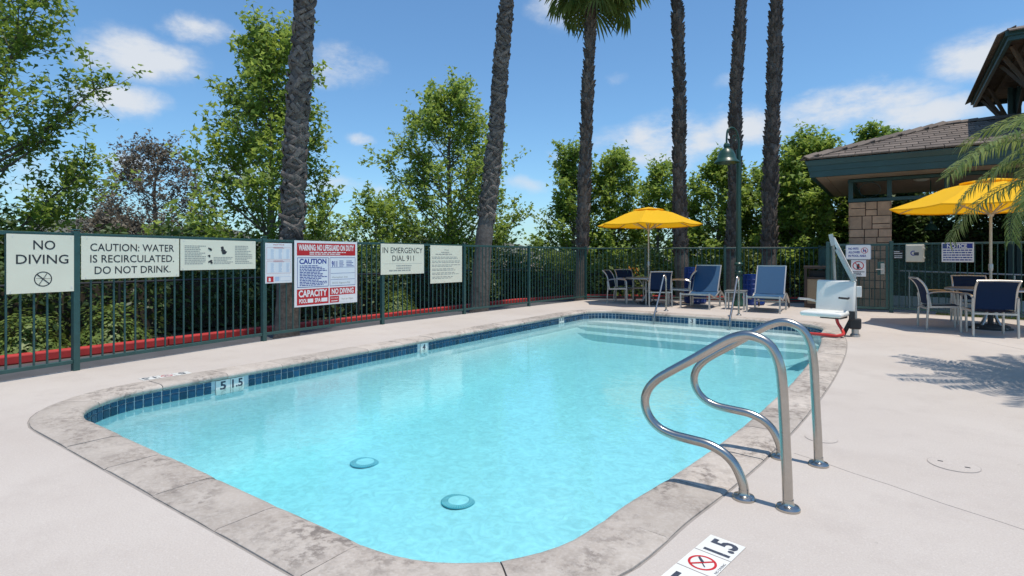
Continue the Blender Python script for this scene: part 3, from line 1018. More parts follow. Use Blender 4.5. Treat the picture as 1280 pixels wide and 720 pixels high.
s.frame(W * .55, H * .05, W * .95, H * .16, H * .006, 'ink_pale_blue', 1)
s.ties([(W * .06, H * .97), (W * .94, H * .97)])
s.done()
# big warning sign
s = fence_sign('lifeguard_warning_sign', 'large red white and blue WARNING NO LIFEGUARD ON DUTY sign with CAPACITY panel', 'sign', 368, 446.5, 300.5, 384.5, LP[3], LP[4], 'sign_white', off=0.036)
W, H = s.w, s.h
s.rect(W * .035, H * .775, W * .965, H * .965, 'ink_red', 1)
s.text('WARNING: NO LIFEGUARD ON DUTY', W * .5, H * .855, H * .085, 'ink_white', W * .88, bold=0.035)
s.greek(W * .22, W * .80, H * .838, H * .785, 2, 'ink_white', seed=1, t=.5)
s.frame(W * .04, H * .29, W * .515, H * .745, H * .008, 'ink_blue', 1)
s.rect(W * .05, H * .30, W * .505, H * .735, 'ink_sheet', 1)
s.text('CAUTION', W * .275, H * .65, H * .072, 'ink_blue', W * .41, bold=0.035)
s.greek(W * .075, W * .49, H * .63, H * .31, 13, 'ink_blue', seed=2, t=.55)
s.frame(W * .535, H * .29, W * .965, H * .745, H * .006, 'ink_blue', 1)
s.rect(W * .545, H * .30, W * .955, H * .735, 'ink_sheet', 1)
s.text('911', W * .61, H * .60, H * .085, 'ink_blue', W * .09, bold=0.035)
s.greek(W * .69, W * .78, H * .70, H * .595, 5, 'ink_blue', seed=5)
s.greek(W * .81, W * .94, H * .70, H * .595, 4, 'ink_blue', seed=6)
for z in (.585, .49, .39):
    s.rect(W * .55, H * z, W * .955, H * (z + .005), 'ink_blue', 2, 'printed_rule')
s.text('Hampton Inn', W * .70, H * .415, H * .03, 'ink_grey', W * .26)
s.text('30255 Agoura Rd', W * .72, H * .325, H * .03, 'ink_grey', W * .30)
s.rect(W * .035, H * .025, W * .515, H * .265, 'ink_red', 1)
s.rect(W * .535, H * .145, W * .965, H * .265, 'ink_red', 1)
s.rect(W * .535, H * .025, W * .685, H * .13, 'ink_red', 1)
s.rect(W * .70, H * .03, W * .955, H * .125, 'ink_white', 1)
s.text('CAPACITY', W * .275, H * .15, H * .095, 'ink_white', W * .43, bold=0.035)
s.text('POOL', W * .125, H * .055, H * .06, 'ink_white', W * .115, bold=0.035)
s.rect(W * .19, H * .055, W * .275, H * .115, 'ink_white', 2)
s.text('SPA', W * .345, H * .055, H * .06, 'ink_white', W * .09, bold=0.035)
s.rect(W * .40, H * .055, W * .495, H * .115, 'ink_white', 2)
s.text('NO DIVING', W * .75, H * .165, H * .08, 'ink_white', W * .37, bold=0.035)
s.text('POOL HOURS', W * .61, H * .085, H * .025, 'ink_white', W * .12)
s.greek(W * .56, W * .66, H * .07, H * .035, 1, 'ink_white', seed=8)
s.text('7am to 10pm', W * .825, H * .06, H * .03, 'ink_grey', W * .2)
s.done()
# emergency
s = fence_sign('emergency_sign', 'cream sign reading IN EMERGENCY DIAL 911', 'sign', 476, 530, 304.5, 343.5, LP[4], LP[5], 'sign_cream')
W, H = s.w, s.h
s.text('IN EMERGENCY', W * .5, H * .70, H * .185, 'ink_black', W * .92)
s.text('DIAL 911', W * .5, H * .44, H * .18, 'ink_black', W * .5)
s.rect(W * .05, H * .345, W * .95, H * .352, 'ink_grey', 1, 'printed_rule')
s.greek(W * .34, W * .70, H * .32, H * .16, 2, 'ink_grey', seed=4)
s.greek(W * .18, W * .84, H * .17, H * .08, 1, 'ink_grey', seed=5)
s.ties([(W * .96, H * .97), (W * .96, H * .05)])
s.done()
# pool rules
s = fence_sign('pool_rules_sign', 'cream pool rules sign of fine print right of the emergency sign', 'sign', 538, 577.5, 306.5, 354.5, LP[4], LP[5], 'sign_cream')
W, H = s.w, s.h
s.text('Pool', W * .5, H * .86, H * .045, 'ink_grey', W * .13)
s.greek(W * .33, W * .66, H * .84, H * .79, 1, 'ink_grey', seed=5)
s.greek(W * .15, W * .85, H * .79, H * .74, 1, 'ink_grey', seed=5)
for k in range(6):
    s.greek(W * .05, W * .93, H * (.71 - .105 * k), H * (.635 - .105 * k), 2, 'ink_grey', seed=30 + k, t=.4)
s.done()


# ------------------------------------------------------------------ deck and waterline depth markers
def depth_tiles(label, origin, u, v, n, size, items, gap=0.004, vertical=False):
    root = Sign('depth_marker', label, 'depth marker', origin, u, v, n, size * len(items) + gap * (len(items) - 1), size, 'joint', 'depth markers of the pool', thick=0.002)
    for i, it in enumerate(items):
        x = i * (size + gap)
        root.rect(x + .001, .001, x + size - .001, size - .001, 'tile_white', 1, 'marker_tile')
        if it == 'dive':
            root.ring(x + size * .46, size * .52, size * .36, size * .065, 'ink_red', 2)
            root.line(x + size * .20, size * .75, x + size * .72, size * .29, size * .06, 'ink_red', 3)
            root.line(x + size * .30, size * .38, x + size * .60, size * .66, size * .035, 'ink_slate', 2)
            root.line(x + size * .48, size * .5, x + size * .66, size * .70, size * .06, 'ink_slate', 4)
            root.text('NO DIVING', x + size * .5, size * .03, size * .07, 'ink_slate', size * .6)
        elif it:
            root.text(it, x + size * .5, size * (.36 if vertical else .14), size * (.54 if vertical else .66), 'ink_slate', size * (.78 if len(it) > 2 else .42), bold=0.03)
    return root.done()


dv = Vector((0.16, 0.98, 0)).normalized(); up = Vector((-dv.y, dv.x, 0))
o3 = Vector((-0.595, 2.02, 0.0016)) - dv * 0.0
depth_tiles('tiled 5 foot 1.5 metre no-diving marker in the deck near the camera', tuple(o3), dv, up, (0, 0, 1), 0.156, ['5', 'dive', '1.5'])
depth_tiles('tiled no-diving depth marker in the deck by the left coping', (-6.28, 2.86, 0.0016), (-0.06, -1, 0), (1, -0.06, 0), (0, 0, 1), 0.15, ['5', 'dive', '1.5'])


def wall_marker(label, x, y, items, size, w):
    p, t, nrm = edge_at(s_near(x, y))
    u = -t; n = -nrm
    c = p + nrm * 0.010 - u * (w / 2)
    return depth_tiles(label, (c.x, c.y, -0.055 - size), u, (0, 0, 1), n, size, items, vertical=True)


wall_marker('white 5 foot 1.5 metre tile at the waterline in the near left', -5.78, 3.10, ['5', '1.5'], 0.15, 0.304)
wall_marker('white tile reading 4 at the waterline midway along the left wall', -5.78, 5.95, ['4'], 0.15, 0.15)
wall_marker('white tiles at the waterline near the far left pool corner', -5.78, 10.15, ['3', '1'], 0.10, 0.204)
wall_marker('white tile reading 3 at the waterline under the far coping', -3.50, 11.64, ['3'], 0.14, 0.14)

# ------------------------------------------------------------------ fences
PICKET_H = 1.33
picket_me = MB().bbox((0, 0, PICKET_H / 2), (0.017, 0.017, PICKET_H), 0.002, seg=1).mesh('picket', 'fence_green')


def fence(label, posts, height=1.50, spacing=0.116, skip_first=False, skip_last=False, rail_low=0.10):
    root = empty('metal_fence', (posts[0][0], posts[0][1], 0))
    tag(root, label, 'fence', 'green picket fences around the pool')
    O = Vector((posts[0][0], posts[0][1], 0))
    for i, (x, y) in enumerate(posts):
        if (i == 0 and skip_first) or (i == len(posts) - 1 and skip_last): continue
        nb = posts[min(i + 1, len(posts) - 1)] if i == 0 else posts[i - 1]
        rz = math.atan2(y - nb[1], x - nb[0])
        p = Vector((x, y, 0)) - O
        post = MB().bbox((p.x, p.y, (height + 0.02) / 2 - 0.01), (0.062, 0.062, height + 0.04), 0.004, rz).build('post', 'fence_green', root)
        MB().bbox((p.x, p.y, height + 0.035), (0.068, 0.068, 0.012), 0.004, rz).build('post_cap', 'fence_green', post)
    for (a, b) in zip(posts[:-1], posts[1:]):
        A = Vector((*a, 0)) - O; B = Vector((*b, 0)) - O
        u = (B - A).normalized(); Lg = (B - A).length
        rz = math.atan2(u.y, u.x)
        for z, hh in ((height - 0.02, 0.04), (rail_low, 0.04)):
            c = (A + B) / 2
            MB().bbox((c.x, c.y, z), (Lg - 0.064, 0.036, hh), 0.003, rz, seg=1).build('rail', 'fence_green', root)
        n = max(1, int(round((Lg - 0.06) / spacing)))
        for k in range(1, n):
            q = A + u * (0.03 + (Lg - 0.06) * k / n)
            inst('picket', picket_me, root, (q.x, q.y, rail_low + 0.02), (0, 0, rz), (1, 1, (height - 0.04 - rail_low - 0.02) / PICKET_H))
    return root


fence('dark green metal picket fence running along the left side of the pool', LEFT_POSTS)
fence('dark green metal picket fence behind the dining table and loungers', FAR_POSTS, skip_first=True)
fence('short green fence return between the trash can and the gate', RETURN_POSTS, skip_first=True, skip_last=True)
right_fence = fence('dark green metal fence right of the gate carrying the NOTICE sign', RIGHT_POSTS, height=1.54, skip_first=True)

# gate with fine mesh infill, plus the same mesh on the first bay to its right
gr = empty('mesh_gate', (GATE[0][0], GATE[0][1], 0))
tag(gr, 'green metal pool gate covered in fine wire mesh', 'gate')
A = Vector((0, 0, 0)); B = Vector((GATE[1][0] - GATE[0][0], GATE[1][1] - GATE[0][1], 0))
gu = B.normalized(); GL = B.length; grz = math.atan2(gu.y, gu.x)
GM = Matrix.Rotation(grz, 3, 'Z')


def wire_mesh(w, h, x0, z0, step, r, y=0.0):
    m = MB()
    k = -h
    while k < w:
        for sgn in (1, -1):
            a0 = max(k, 0); a1 = min(k + h, w)
            if a1 > a0:
                z_a = (a0 - k); z_b = (a1 - k)
                if sgn < 0: z_a, z_b = h - z_a, h - z_b
                m.bar((x0 + a0, y + 0.0012 * sgn, z0 + z_a), (x0 + a1, y + 0.0012 * sgn, z0 + z_b), r, r)
        k += step
    return m


def rot_mb(m, M3, off=(0, 0, 0)):
    m.v = [tuple(M3 @ Vector(v) + Vector(off)) for v in m.v]
    return m


for xx in (0.0, GL):
    p = rot_mb(MB().bbox((xx, 0, 0.79), (0.075, 0.075, 1.60), 0.005), GM)
    p.build('gate_post', 'fence_green', gr)
rot_mb(MB().bbox((0.075, 0, 0.78), (0.05, 0.045, 1.42), 0.004), GM).build('gate_stile', 'fence_green', gr)
rot_mb(MB().bbox((GL - 0.075, 0, 0.78), (0.05, 0.045, 1.42), 0.004), GM).build('gate_stile', 'fence_green', gr)
for z in (0.09, 1.51):
    rot_mb(MB().bbox((GL / 2, 0, z), (GL - 0.08, 0.04, 0.05), 0.004), GM).build('gate_rail', 'fence_green', gr)
for k in range(1, 10):
    rot_mb(MB().box((0.1 + (GL - 0.2) * k / 10, 0.012, 0.8), (0.016, 0.016, 1.38)), GM).build('picket', 'fence_green', gr)
wm_ = rot_mb(wire_mesh(GL - 0.2, 1.38, 0.1, 0.11, 0.024, 0.0026, -0.016), GM).build('wire_mesh', 'fence_green', gr)
tag(wm_, kind='stuff')
rot_mb(MB().bbox((GL - 0.20, -0.045, 0.98), (0.13, 0.02, 0.30), 0.006), GM).build('lock_plate', 'fence_green', gr)
lk = rot_mb(MB().bbox((GL - 0.17, -0.065, 0.97), (0.075, 0.03, 0.24), 0.008), GM).build('lock', 'aluminium', gr)
rot_mb(MB().tube([(GL - 0.17, -0.10, 0.96), (GL - 0.20, -0.115, 0.96), (GL - 0.30, -0.112, 0.955)], 0.010, 8), GM).build('handle', 'aluminium', lk, 40)
rot_mb(MB().bbox((GL - 0.17, -0.09, 0.96), (0.03, 0.03, 0.03), 0.004), GM).build('spindle', 'aluminium', lk)

bay = right_fence
ru = (Vector((*RIGHT_POSTS[1], 0)) - Vector((*RIGHT_POSTS[0], 0))).normalized()
RM = Matrix.Rotation(math.atan2(ru.y, ru.x), 3, 'Z')
tag(rot_mb(wire_mesh(1.06, 1.34, 0.05, 0.14, 0.024, 0.0026, -0.014), RM).build('wire_mesh', 'fence_green', bay), kind='stuff')
rot_mb(MB().box((1.12, -0.014, 0.81), (0.014, 0.01, 1.36)), RM).build('edge_strip', 'fence_green', bay)

# signs on the gate and the right fence
s = fence_sign('no_pets_sign', 'white NO PETS ALLOWED IN POOL AREA sign on the gate', 'sign', 1057, 1089, 306, 324.5, GATE[0], GATE[1], 'sign_grey_rim', off=0.05, rim=0.03)
W, H = s.w, s.h
pts = []
for cx, cz, a0 in ((W - .04, .04, 270), (W - .04, H - .04, 0), (.04, H - .04, 90), (.04, .04, 180)):
    pts += arc(cx, cz, .028, a0, a0 + 90, 4)
s.poly(pts, 'sign_white', 1, 'sign_face')
s.text('NO PETS', W * .11, H * .67, H * .13, 'ink_blue', W * .40, left=True, bold=0.035)
s.text('ALLOWED', W * .11, H * .43, H * .13, 'ink_blue', W * .46, left=True, bold=0.035)
s.text('IN POOL AREA', W * .11, H * .19, H * .13, 'ink_blue', W * .70, left=True, bold=0.035)
s.ring(W * .74, H * .61, H * .20, H * .03, 'ink_red', 2)
s.poly([(W * .68, H * .52), (W * .73, H * .52), (W * .725, H * .68), (W * .69, H * .70)], 'ink_blue', 2)
s.poly([(W * .75, H * .52), (W * .81, H * .52), (W * .80, H * .64), (W * .765, H * .70)], 'ink_blue', 2)
s.line(W * .69, H * .75, W * .79, H * .47, H * .03, 'ink_red', 3)
s.done()
s = fence_sign('no_glass_sign', 'small white sign with red prohibition circle below the no pets sign', 'sign', 1064, 1082.5, 325, 345.5, GATE[0], GATE[1], 'sign_white', off=0.045)
W, H = s.w, s.h
s.ring(W * .48, H * .66, H * .27, H * .045, 'ink_red', 2, sx=1.1)
s.poly([(W * .38, H * .46), (W * .56, H * .46), (W * .57, H * .74), (W * .50, H * .78), (W * .36, H * .72)], 'ink_black', 2)
s.line(W * .24, H * .84, W * .70, H * .48, H * .045, 'ink_red', 3)
s.greek(W * .1, W * .9, H * .33, H * .06, 3, 'ink_slate', seed=3, t=.6)
s.done()
s = fence_sign('pool_notice_sign', 'white sign with blue NOTICE banner on the right fence', 'sign', 1177, 1217.5, 303.5, 327.5, RIGHT_POSTS[0], RIGHT_POSTS[1], 'sign_white', off=0.03)
W, H = s.w, s.h
s.rect(W * .03, H * .70, W * .96, H * .95, 'ink_blue', 1)
s.text('NOTICE', W * .48, H * .735, H * .18, 'ink_white', W * .62, bold=0.035)
s.greek(W * .05, W * .95, H * .67, H * .05, 5, 'ink_blue', seed=12, t=.5, full=.8)
s.done()
s = fence_sign('equipment_notice_plate', 'small dark plate with faint white lettering beside the gate post', 'sign', 1116.5, 1129, 313, 323.5, RIGHT_POSTS[0], RIGHT_POSTS[1], 'bin_black', off=0.03)
W, H = s.w, s.h
s.greek(W * .08, W * .92, H * .95, H * .55, 2, 'ink_white', seed=2, t=.4, full=.9)
s.greek(W * .12, W * .9, H * .45, H * .05, 2, 'ink_white', seed=6, t=.4, full=.9)
s.done()
p, u, n = on_panel(1131.5, 328, RIGHT_POSTS[0], RIGHT_POSTS[1], 0.11)
bx = empty('control_box', p, math.atan2(u.y, u.x))
tag(bx, 'cream plastic control box with blue logo on the right fence', 'box')
MB().bbox((0.165, 0.05, 0.20), (0.32, 0.10, 0.38), 0.012).build('box_body', 'plastic_cream', bx)
MB().bbox((0.165, -0.008, 0.20), (0.29, 0.02, 0.34), 0.008).build('lid', 'plastic_cream', bx)
MB().bbox((0.335, 0.0, 0.10), (0.03, 0.03, 0.04), 0.004).build('latch', 'plastic_cream', bx)
MB().bbox((0.335, 0.0, 0.30), (0.03, 0.03, 0.04), 0.004).build('latch', 'plastic_cream', bx)
MB().prism(arc(0.15, 0.20, 0.055, 60, 300, 12) + arc(0.15, 0.20, 0.035, 300, 60, 12), 0.0188, 0.0195, Matrix(((1, 0, 0), (0, 0, -1), (0, 1, 0)))).build('logo', 'ink_blue', bx)
MB().box((0.20, -0.0185, 0.185), (0.09, 0.001, 0.07)).build('logo', 'ink_slate', bx)

# ------------------------------------------------------------------ pool handrails
def place_rail(name, label, group, path, plates, loc, r=0.0243, n=18):
    root = empty(name, loc)
    tag(root, label, 'handrail', group)
    MB().tube(path, r, n).build('rail_tube', 'chrome', root, 60)
    for (x, y) in plates:
        MB().lathe([(0.056, 0.0), (0.056, 0.010), (0.050, 0.018), (0.030, 0.024), (0.0255, 0.034), (0.0255, 0.05)], (x, y, 0.001), 28).build('base_plate', 'chrome', root, 35)
    return root


# shape of a grab rail in its own plane: x toward the deck, z up (deck post at x = 0)
def plane_pts(pix, Y):
    out = []
    for px, py in pix:
        d = ray(px, py); t = Y / d.y
        p = Vector((0, 0, CAMH)) + d * t
        out.append((p.x, p.z))
    return out


pix = [(985, 636), (984, 600), (982, 560), (980, 520), (978, 483), (974, 455), (964, 434), (949, 423), (932, 419), (914, 423), (894, 433), (866, 449), (840, 463), (822, 474), (810, 487),
       (806, 503), (811, 520), (823, 534), (840, 543), (862, 549), (884, 555), (903, 565), (917, 579), (926, 597), (930, 612), (931, 623)]
rp = plane_pts(pix, 2.985)
x_b = rp[0][0]
shape = [(x - x_b, z) for x, z in rp]
shape[0] = (0, -0.02); shape[-1] = (shape[-2][0] - 0.001, -0.02)
for (x, y, lab) in ((x_b, 2.985, 'nearest of the two big looped stainless grab rails at the pool edge'), (x_b + 0.058, 3.72, 'farther of the two big looped stainless grab rails at the pool edge')):
    path = smooth_path([(a, 0, b) for a, b in shape], 4)
    place_rail('grab_rail', lab, 'looped stainless grab rails', path, [(0, 0), (shape[-1][0], 0)], (x, y, 0))

for (x, y, lab) in ((-4.28, 12.30, 'slim stainless step rail at the far pool edge beside the dining table'), (-2.70, 12.26, 'slim stainless step rail at the far pool edge between the loungers')):
    path = smooth_path([(0, 0, -0.02), (0, 0, 0.3), (0, 0, 0.62), (0, -0.02, 0.76), (0, -0.085, 0.825), (0, -0.155, 0.80), (0, -0.23, 0.69), (0, -0.45, 0.37), (-0.005, -0.66, 0.07), (-0.007, -0.73, -0.03),
                        (-0.008, -0.755, -0.12), (-0.008, -0.76, -0.25), (-0.008, -0.76, -0.40)], 5)
    rt = place_rail('step_rail', lab, 'slim step rails at the far end', path, [(0, 0)], (x, y, 0), 0.0215, 14)
    MB().lathe([(0.05, 0), (0.05, 0.01), (0.024, 0.02), (0.024, 0.03)], (-0.008, -0.76, -0.308), 20).build('base_plate', 'chrome', rt, 35)


# ------------------------------------------------------------------ furniture
def chair_proto():
    root = empty('sling_chair')
    for sx in (-1, 1):
        x = 0.275 * sx
        MB().tube(smooth_path([(x, -0.27, 0), (x, -0.268, 0.3), (x, -0.262, 0.56), (x, -0.25, 0.61)], 3), 0.019, 8, flat=1.0).build('leg', 'aluminium', root, 50)
        MB().tube(smooth_path([(x, 0.27, 0), (x, 0.262, 0.2), (x, 0.245, 0.44), (x, 0.26, 0.60)], 3), 0.019, 8).build('leg', 'aluminium', root, 50)
        MB().tube(smooth_path([(x, -0.255, 0.605), (x, -0.20, 0.636), (x, 0.0, 0.650), (x, 0.18, 0.636), (x, 0.262, 0.60)], 4), 0.021, 8, flat=0.75).build('armrest', 'aluminium', root, 50)
        MB().tube(smooth_path([(x * 0.93, 0.21, 0.40), (x * 0.93, 0.235, 0.55), (x * 0.93, 0.27, 0.70), (x * 0.93, 0.325, 0.80), (x * 0.93, 0.40, 0.875)], 4), 0.017, 8).build('back_frame', 'aluminium', root, 50)
        MB().bar((x * 0.95, -0.26, 0.405), (x * 0.95, 0.24, 0.385), 0.026, 0.032).build('seat_rail', 'aluminium', root)
    MB().tube([(-0.26, 0.398, 0.872), (0, 0.408, 0.878), (0.26, 0.398, 0.872)], 0.016, 8).build('top_bar', 'aluminium', root, 50)
    MB().bar((-0.27, -0.262, 0.385), (0.27, -0.262, 0.385), 0.024, 0.03).build('stretcher', 'aluminium', root)
    MB().bar((-0.27, 0.255, 0.36), (0.27, 0.255, 0.36), 0.022, 0.028).build('stretcher', 'aluminium', root)
    prof = [(-0.262, 0.414), (-0.12, 0.400), (0.08, 0.390), (0.215, 0.398)]
    bprof = [(0.222, 0.43), (0.238, 0.55), (0.272, 0.70), (0.326, 0.80), (0.392, 0.862)]
    for nm, pr in (('seat', prof), ('backrest', bprof)):
        P = smooth_path([(0, a, b) for a, b in pr], 4)
        vs = []; fs = []
        nx = 5
        for p in P:
            for k in range(nx):
                u = -1 + 2 * k / (nx - 1)
                sag = -0.012 * (1 - u * u)
                vs.append((u * 0.252, p.y, p.z + sag) if nm == 'seat' else (u * 0.246, p.y + 0.012 * (1 - u * u), p.z))
        n0 = len(vs)
        for p0 in list(vs):
            vs.append((p0[0], p0[1] + (0 if nm == 'seat' else 0.004), p0[2] - (0.004 if nm == 'seat' else 0)))
        for i in range(len(P) - 1):
            for k in range(nx - 1):
                q = (i * nx + k, i * nx + k + 1, (i + 1) * nx + k + 1, (i + 1) * nx + k)
                fs.append(q); fs.append(tuple(n0 + a for a in reversed(q)))
        MB().add(vs, fs).build(nm, 'sling_navy', root, 60, fix=False)
    return root


chair0 = chair_proto()
CHAIRS = [  # x, y, facing direction (dx, dy), label, group
    (-6.02, 13.70, (1, 0.1), 'navy sling patio chair at the left of the far table, seen from its side', 'far'),
    (-6.02, 14.33, (0.7, -0.55), 'navy sling patio chair behind the far table, back to the fence', 'far'),
    (-4.87, 13.45, (-0.45, 0.8), 'navy sling patio chair with its back to the pool at the far table', 'far'),
    (-4.58, 14.22, (-1, -0.3), 'navy sling patio chair at the right of the far table, beside the palm trunk', 'far'),
    (0.66, 12.02, (0.97, 0.2), 'navy sling chair seen side-on at the near right table', 'right'),
    (1.22, 11.42, (-0.2, 0.95), 'navy sling chair with its back toward the camera at the right edge', 'right'),
    (1.20, 13.25, (0.1, -1), 'dark sling chair on the fence side of the right table', 'right'),
]
for i, (x, y, d, lab, g) in enumerate(CHAIRS):
    o = chair0 if i == 0 else copy_tree(chair0)
    o.location = (x, y, 0); o.rotation_euler = (0, 0, math.atan2(d[1], d[0]) + R(90))
    o['label'] = lab; o['category'] = 'chair'; o['group'] = 'patio chairs at the far table' if g == 'far' else 'patio chairs at the right table'


def round_table(label, x, y, r, h):
    root = empty('patio_table', (x, y, 0))
    tag(root, label, 'table', 'round patio tables under the umbrellas')
    MB().lathe([(r * 0.98, h - 0.03), (r, h - 0.02), (r, h - 0.004), (r * 0.985, h)], n=40).build('table_top', 'table_top', root, 40)
    MB().lathe([(r + 0.006, h - 0.034), (r + 0.012, h - 0.02), (r + 0.006, h - 0.006)], n=40, cap=False).build('table_rim', 'aluminium', root, 40)
    MB().lathe([(0.30, 0.0), (0.30, 0.02), (0.10, 0.05), (0.05, 0.08)], n=28).build('base', 'cast_dark', root, 40)
    for k in range(4):
        a = R(45 + 90 * k)
        p = [(0.28 * math.cos(a), 0.28 * math.sin(a), 0.015), (0.15 * math.cos(a), 0.15 * math.sin(a), 0.10), (0.08 * math.cos(a), 0.08 * math.sin(a), 0.35), (0.28 * math.cos(a), 0.28 * math.sin(a), h - 0.035)]
        MB().tube(smooth_path(p, 4), 0.018, 8).build('leg', 'aluminium', root, 50)
    return root


round_table('round patio table under the far yellow umbrella', -5.30, 13.88, 0.58, 0.70)
round_table('round patio table under the right yellow umbrella', 1.36, 12.46, 0.62, 0.70)


def umbrella(label, x, y, Rr, z_edge, z_top, rot):
    root = empty('patio_umbrella', (x, y, 0), rot)
    tag(root, label, 'umbrella', 'yellow patio umbrellas')
    n = 8
    vs = []; fs = []
    rings_ = [(0.20, z_top - 0.075), (0.45, z_top - 0.165), (0.72, z_edge + (z_top - z_edge) * 0.30), (1.0, z_edge)]
    sub = 6
    for (f, z) in rings_:
        for k in range(n * sub):
            a = 2 * math.pi * k / (n * sub)
            c = (k % sub) / sub
            pin = 4 * c * (1 - c)
            rr = Rr * f * (math.cos(math.pi / n) / math.cos((a % (2 * math.pi / n)) - math.pi / n)) * (1 - 0.035 * pin * f)
            vs.append((rr * math.cos(a), rr * math.sin(a), z - 0.035 * pin * f + (0.0 if f < 1 else 0.012 * pin)))
    m_ = n * sub
    for i in range(len(rings_) - 1):
        for k in range(m_):
            k2 = (k + 1) % m_
            fs.append((i * m_ + k, (i + 1) * m_ + k, (i + 1) * m_ + k2, i * m_ + k2))
    canopy = MB().add(vs, fs).build('canopy', 'canvas_yellow', root, 25)
    # hem
    vs = [vs[3 * m_ + k] for k in range(m_)]
    hv = vs + [(x_ * 0.992, y_ * 0.992, z_ - 0.022) for x_, y_, z_ in vs]
    MB().add(hv, [(k, (k + 1) % m_, m_ + (k + 1) % m_, m_ + k) for k in range(m_)]).build('hem', 'canvas_yellow', canopy)
    # vent cap
    cv = [(0, 0, z_top)]
    for f, z in ((0.12, z_top - 0.03), (0.30, z_top - 0.085)):
        for k in range(m_):
            a = 2 * math.pi * k / m_
            c = (k % sub) / sub; pin = 4 * c * (1 - c)
            rr = Rr * f * (1 - 0.05 * pin)
            cv.append((rr * math.cos(a), rr * math.sin(a), z + (0.012 * pin if f > 0.2 else 0)))
    cf = [(0, 1 + k, 1 + (k + 1) % m_) for k in range(m_)] + [(1 + k, 1 + m_ + k, 1 + m_ + (k + 1) % m_, 1 + (k + 1) % m_) for k in range(m_)]
    MB().add(cv, cf).build('vent_cap', 'canvas_yellow', canopy, 30)
    MB().cyl((0, 0, 0.02), (0, 0, z_top - 0.02), 0.022, n=12).build('pole', 'pole_beige', root, 40)
    MB().lathe([(0.03, 1.0), (0.034, 1.02), (0.034, 1.10), (0.028, 1.12)], n=14).build('crank_collar', 'aluminium', root, 40)
    MB().lathe([(0.036, z_edge - 0.17), (0.045, z_edge - 0.15), (0.045, z_edge - 0.10), (0.03, z_edge - 0.07)], n=14).build('hub', 'pole_beige', root, 40)
    for k in range(n):
        a = 2 * math.pi * k / n
        c, s_ = math.cos(a), math.sin(a)
        rib = MB().bar((0.04 * c, 0.04 * s_, z_top - 0.07), (Rr * 0.985 * c, Rr * 0.985 * s_, z_edge - 0.012), 0.016, 0.022).build('rib', 'pole_beige', root)
        zz = z_edge + (z_top - z_edge) * 0.42
        MB().bar((0.045 * c, 0.045 * s_, z_edge - 0.12), (Rr * 0.52 * c, Rr * 0.52 * s_, zz - 0.02), 0.018, 0.018).build('strut', 'pole_beige', rib)
    MB().lathe([(0.26, 0.0), (0.26, 0.05), (0.22, 0.07), (0.04, 0.09), (0.035, 0.3)], n=28).build('base', 'cast_dark', root, 40)
    return root


umbrella('yellow patio umbrella over the far table near the fence corner', -5.30, 13.88, 1.36, 2.08, 2.55, R(12.5))
umbrella('yellow patio umbrella at the right, half hidden by palm fronds', 1.36, 12.46, 1.49, 2.10, 2.60, R(15))


def chaise_proto():
    root = empty('chaise_lounge')
    # local: foot end at y = 0, head toward +y
    side = smooth_path([(0, 0.0, 0.36), (0, 0.16, 0.335), (0, 0.40, 0.285), (0, 0.62, 0.275), (0, 0.82, 0.33), (0, 1.0, 0.375), (0, 1.2, 0.36), (0, 1.45, 0.25), (0, 1.62, 0.13)], 5)
    for sx in (-1, 1):
        x = 0.335 * sx
        MB().tube([(x, p.y, p.z) for p in side], 0.021, 8).build('side_rail', 'aluminium', root, 50)
        MB().bbox((x, 0.02, 0.18), (0.036, 0.05, 0.36), 0.006).build('leg', 'aluminium', root)
        MB().bbox((x, 1.05, 0.18), (0.036, 0.05, 0.36), 0.006).build('leg', 'aluminium', root)
        MB().bar((x * 0.93, 0.92, 0.37), (x * 0.93, 1.30, 1.02), 0.024, 0.032).build('back_frame', 'aluminium', root)
        MB().bar((x * 0.85, 1.12, 0.70), (x * 0.85, 1.42, 0.26), 0.018, 0.018).build('back_prop', 'aluminium', root)
        MB().lathe([(0.055, -0.015), (0.06, 0.0), (0.055, 0.015)], n=16).build('wheel', 'rubber_black', root).matrix_local = Matrix.Translation((x, 1.62, 0.07)) @ Matrix.Rotation(R(90), 4, 'Y')
    MB().bar((-0.33, 0.01, 0.345), (0.33, 0.01, 0.345), 0.025, 0.035).build('stretcher', 'aluminium', root)
    MB().bar((-0.31, 1.30, 1.02), (0.31, 1.30, 1.02), 0.024, 0.03).build('top_bar', 'aluminium', root)
    MB().bar((-0.33, 0.95, 0.20), (0.33, 0.95, 0.20), 0.025, 0.03).build('stretcher', 'aluminium', root)
    P = [p for p in side if p.y <= 0.93]
    def sheet(pts, hw, nm, sag):
        vs = []; fs = []; nx = 5
        for p in pts:
            for k in range(nx):
                u = -1 + 2 * k / (nx - 1)
                vs.append((u * hw, p[1], p[2] + 0.012 - sag * (1 - u * u)))
        n0 = len(vs)
        vs += [(a, b + 0.004, c - 0.004) for a, b, c in vs]
        for i in range(len(pts) - 1):
            for k in range(nx - 1):
                q = (i * nx + k, i * nx + k + 1, (i + 1) * nx + k + 1, (i + 1) * nx + k)
                fs.append(q); fs.append(tuple(n0 + a for a in reversed(q)))
        MB().add(vs, fs).build(nm, 'sling_blue', root, 60, fix=False)
    sheet([(0, p.y, p.z) for p in P], 0.315, 'seat', 0.012)
    sheet([(0, 0.92 + 0.38 * k / 6, 0.37 + 0.65 * k / 6) for k in range(7)], 0.298, 'backrest', 0.01)
    return root


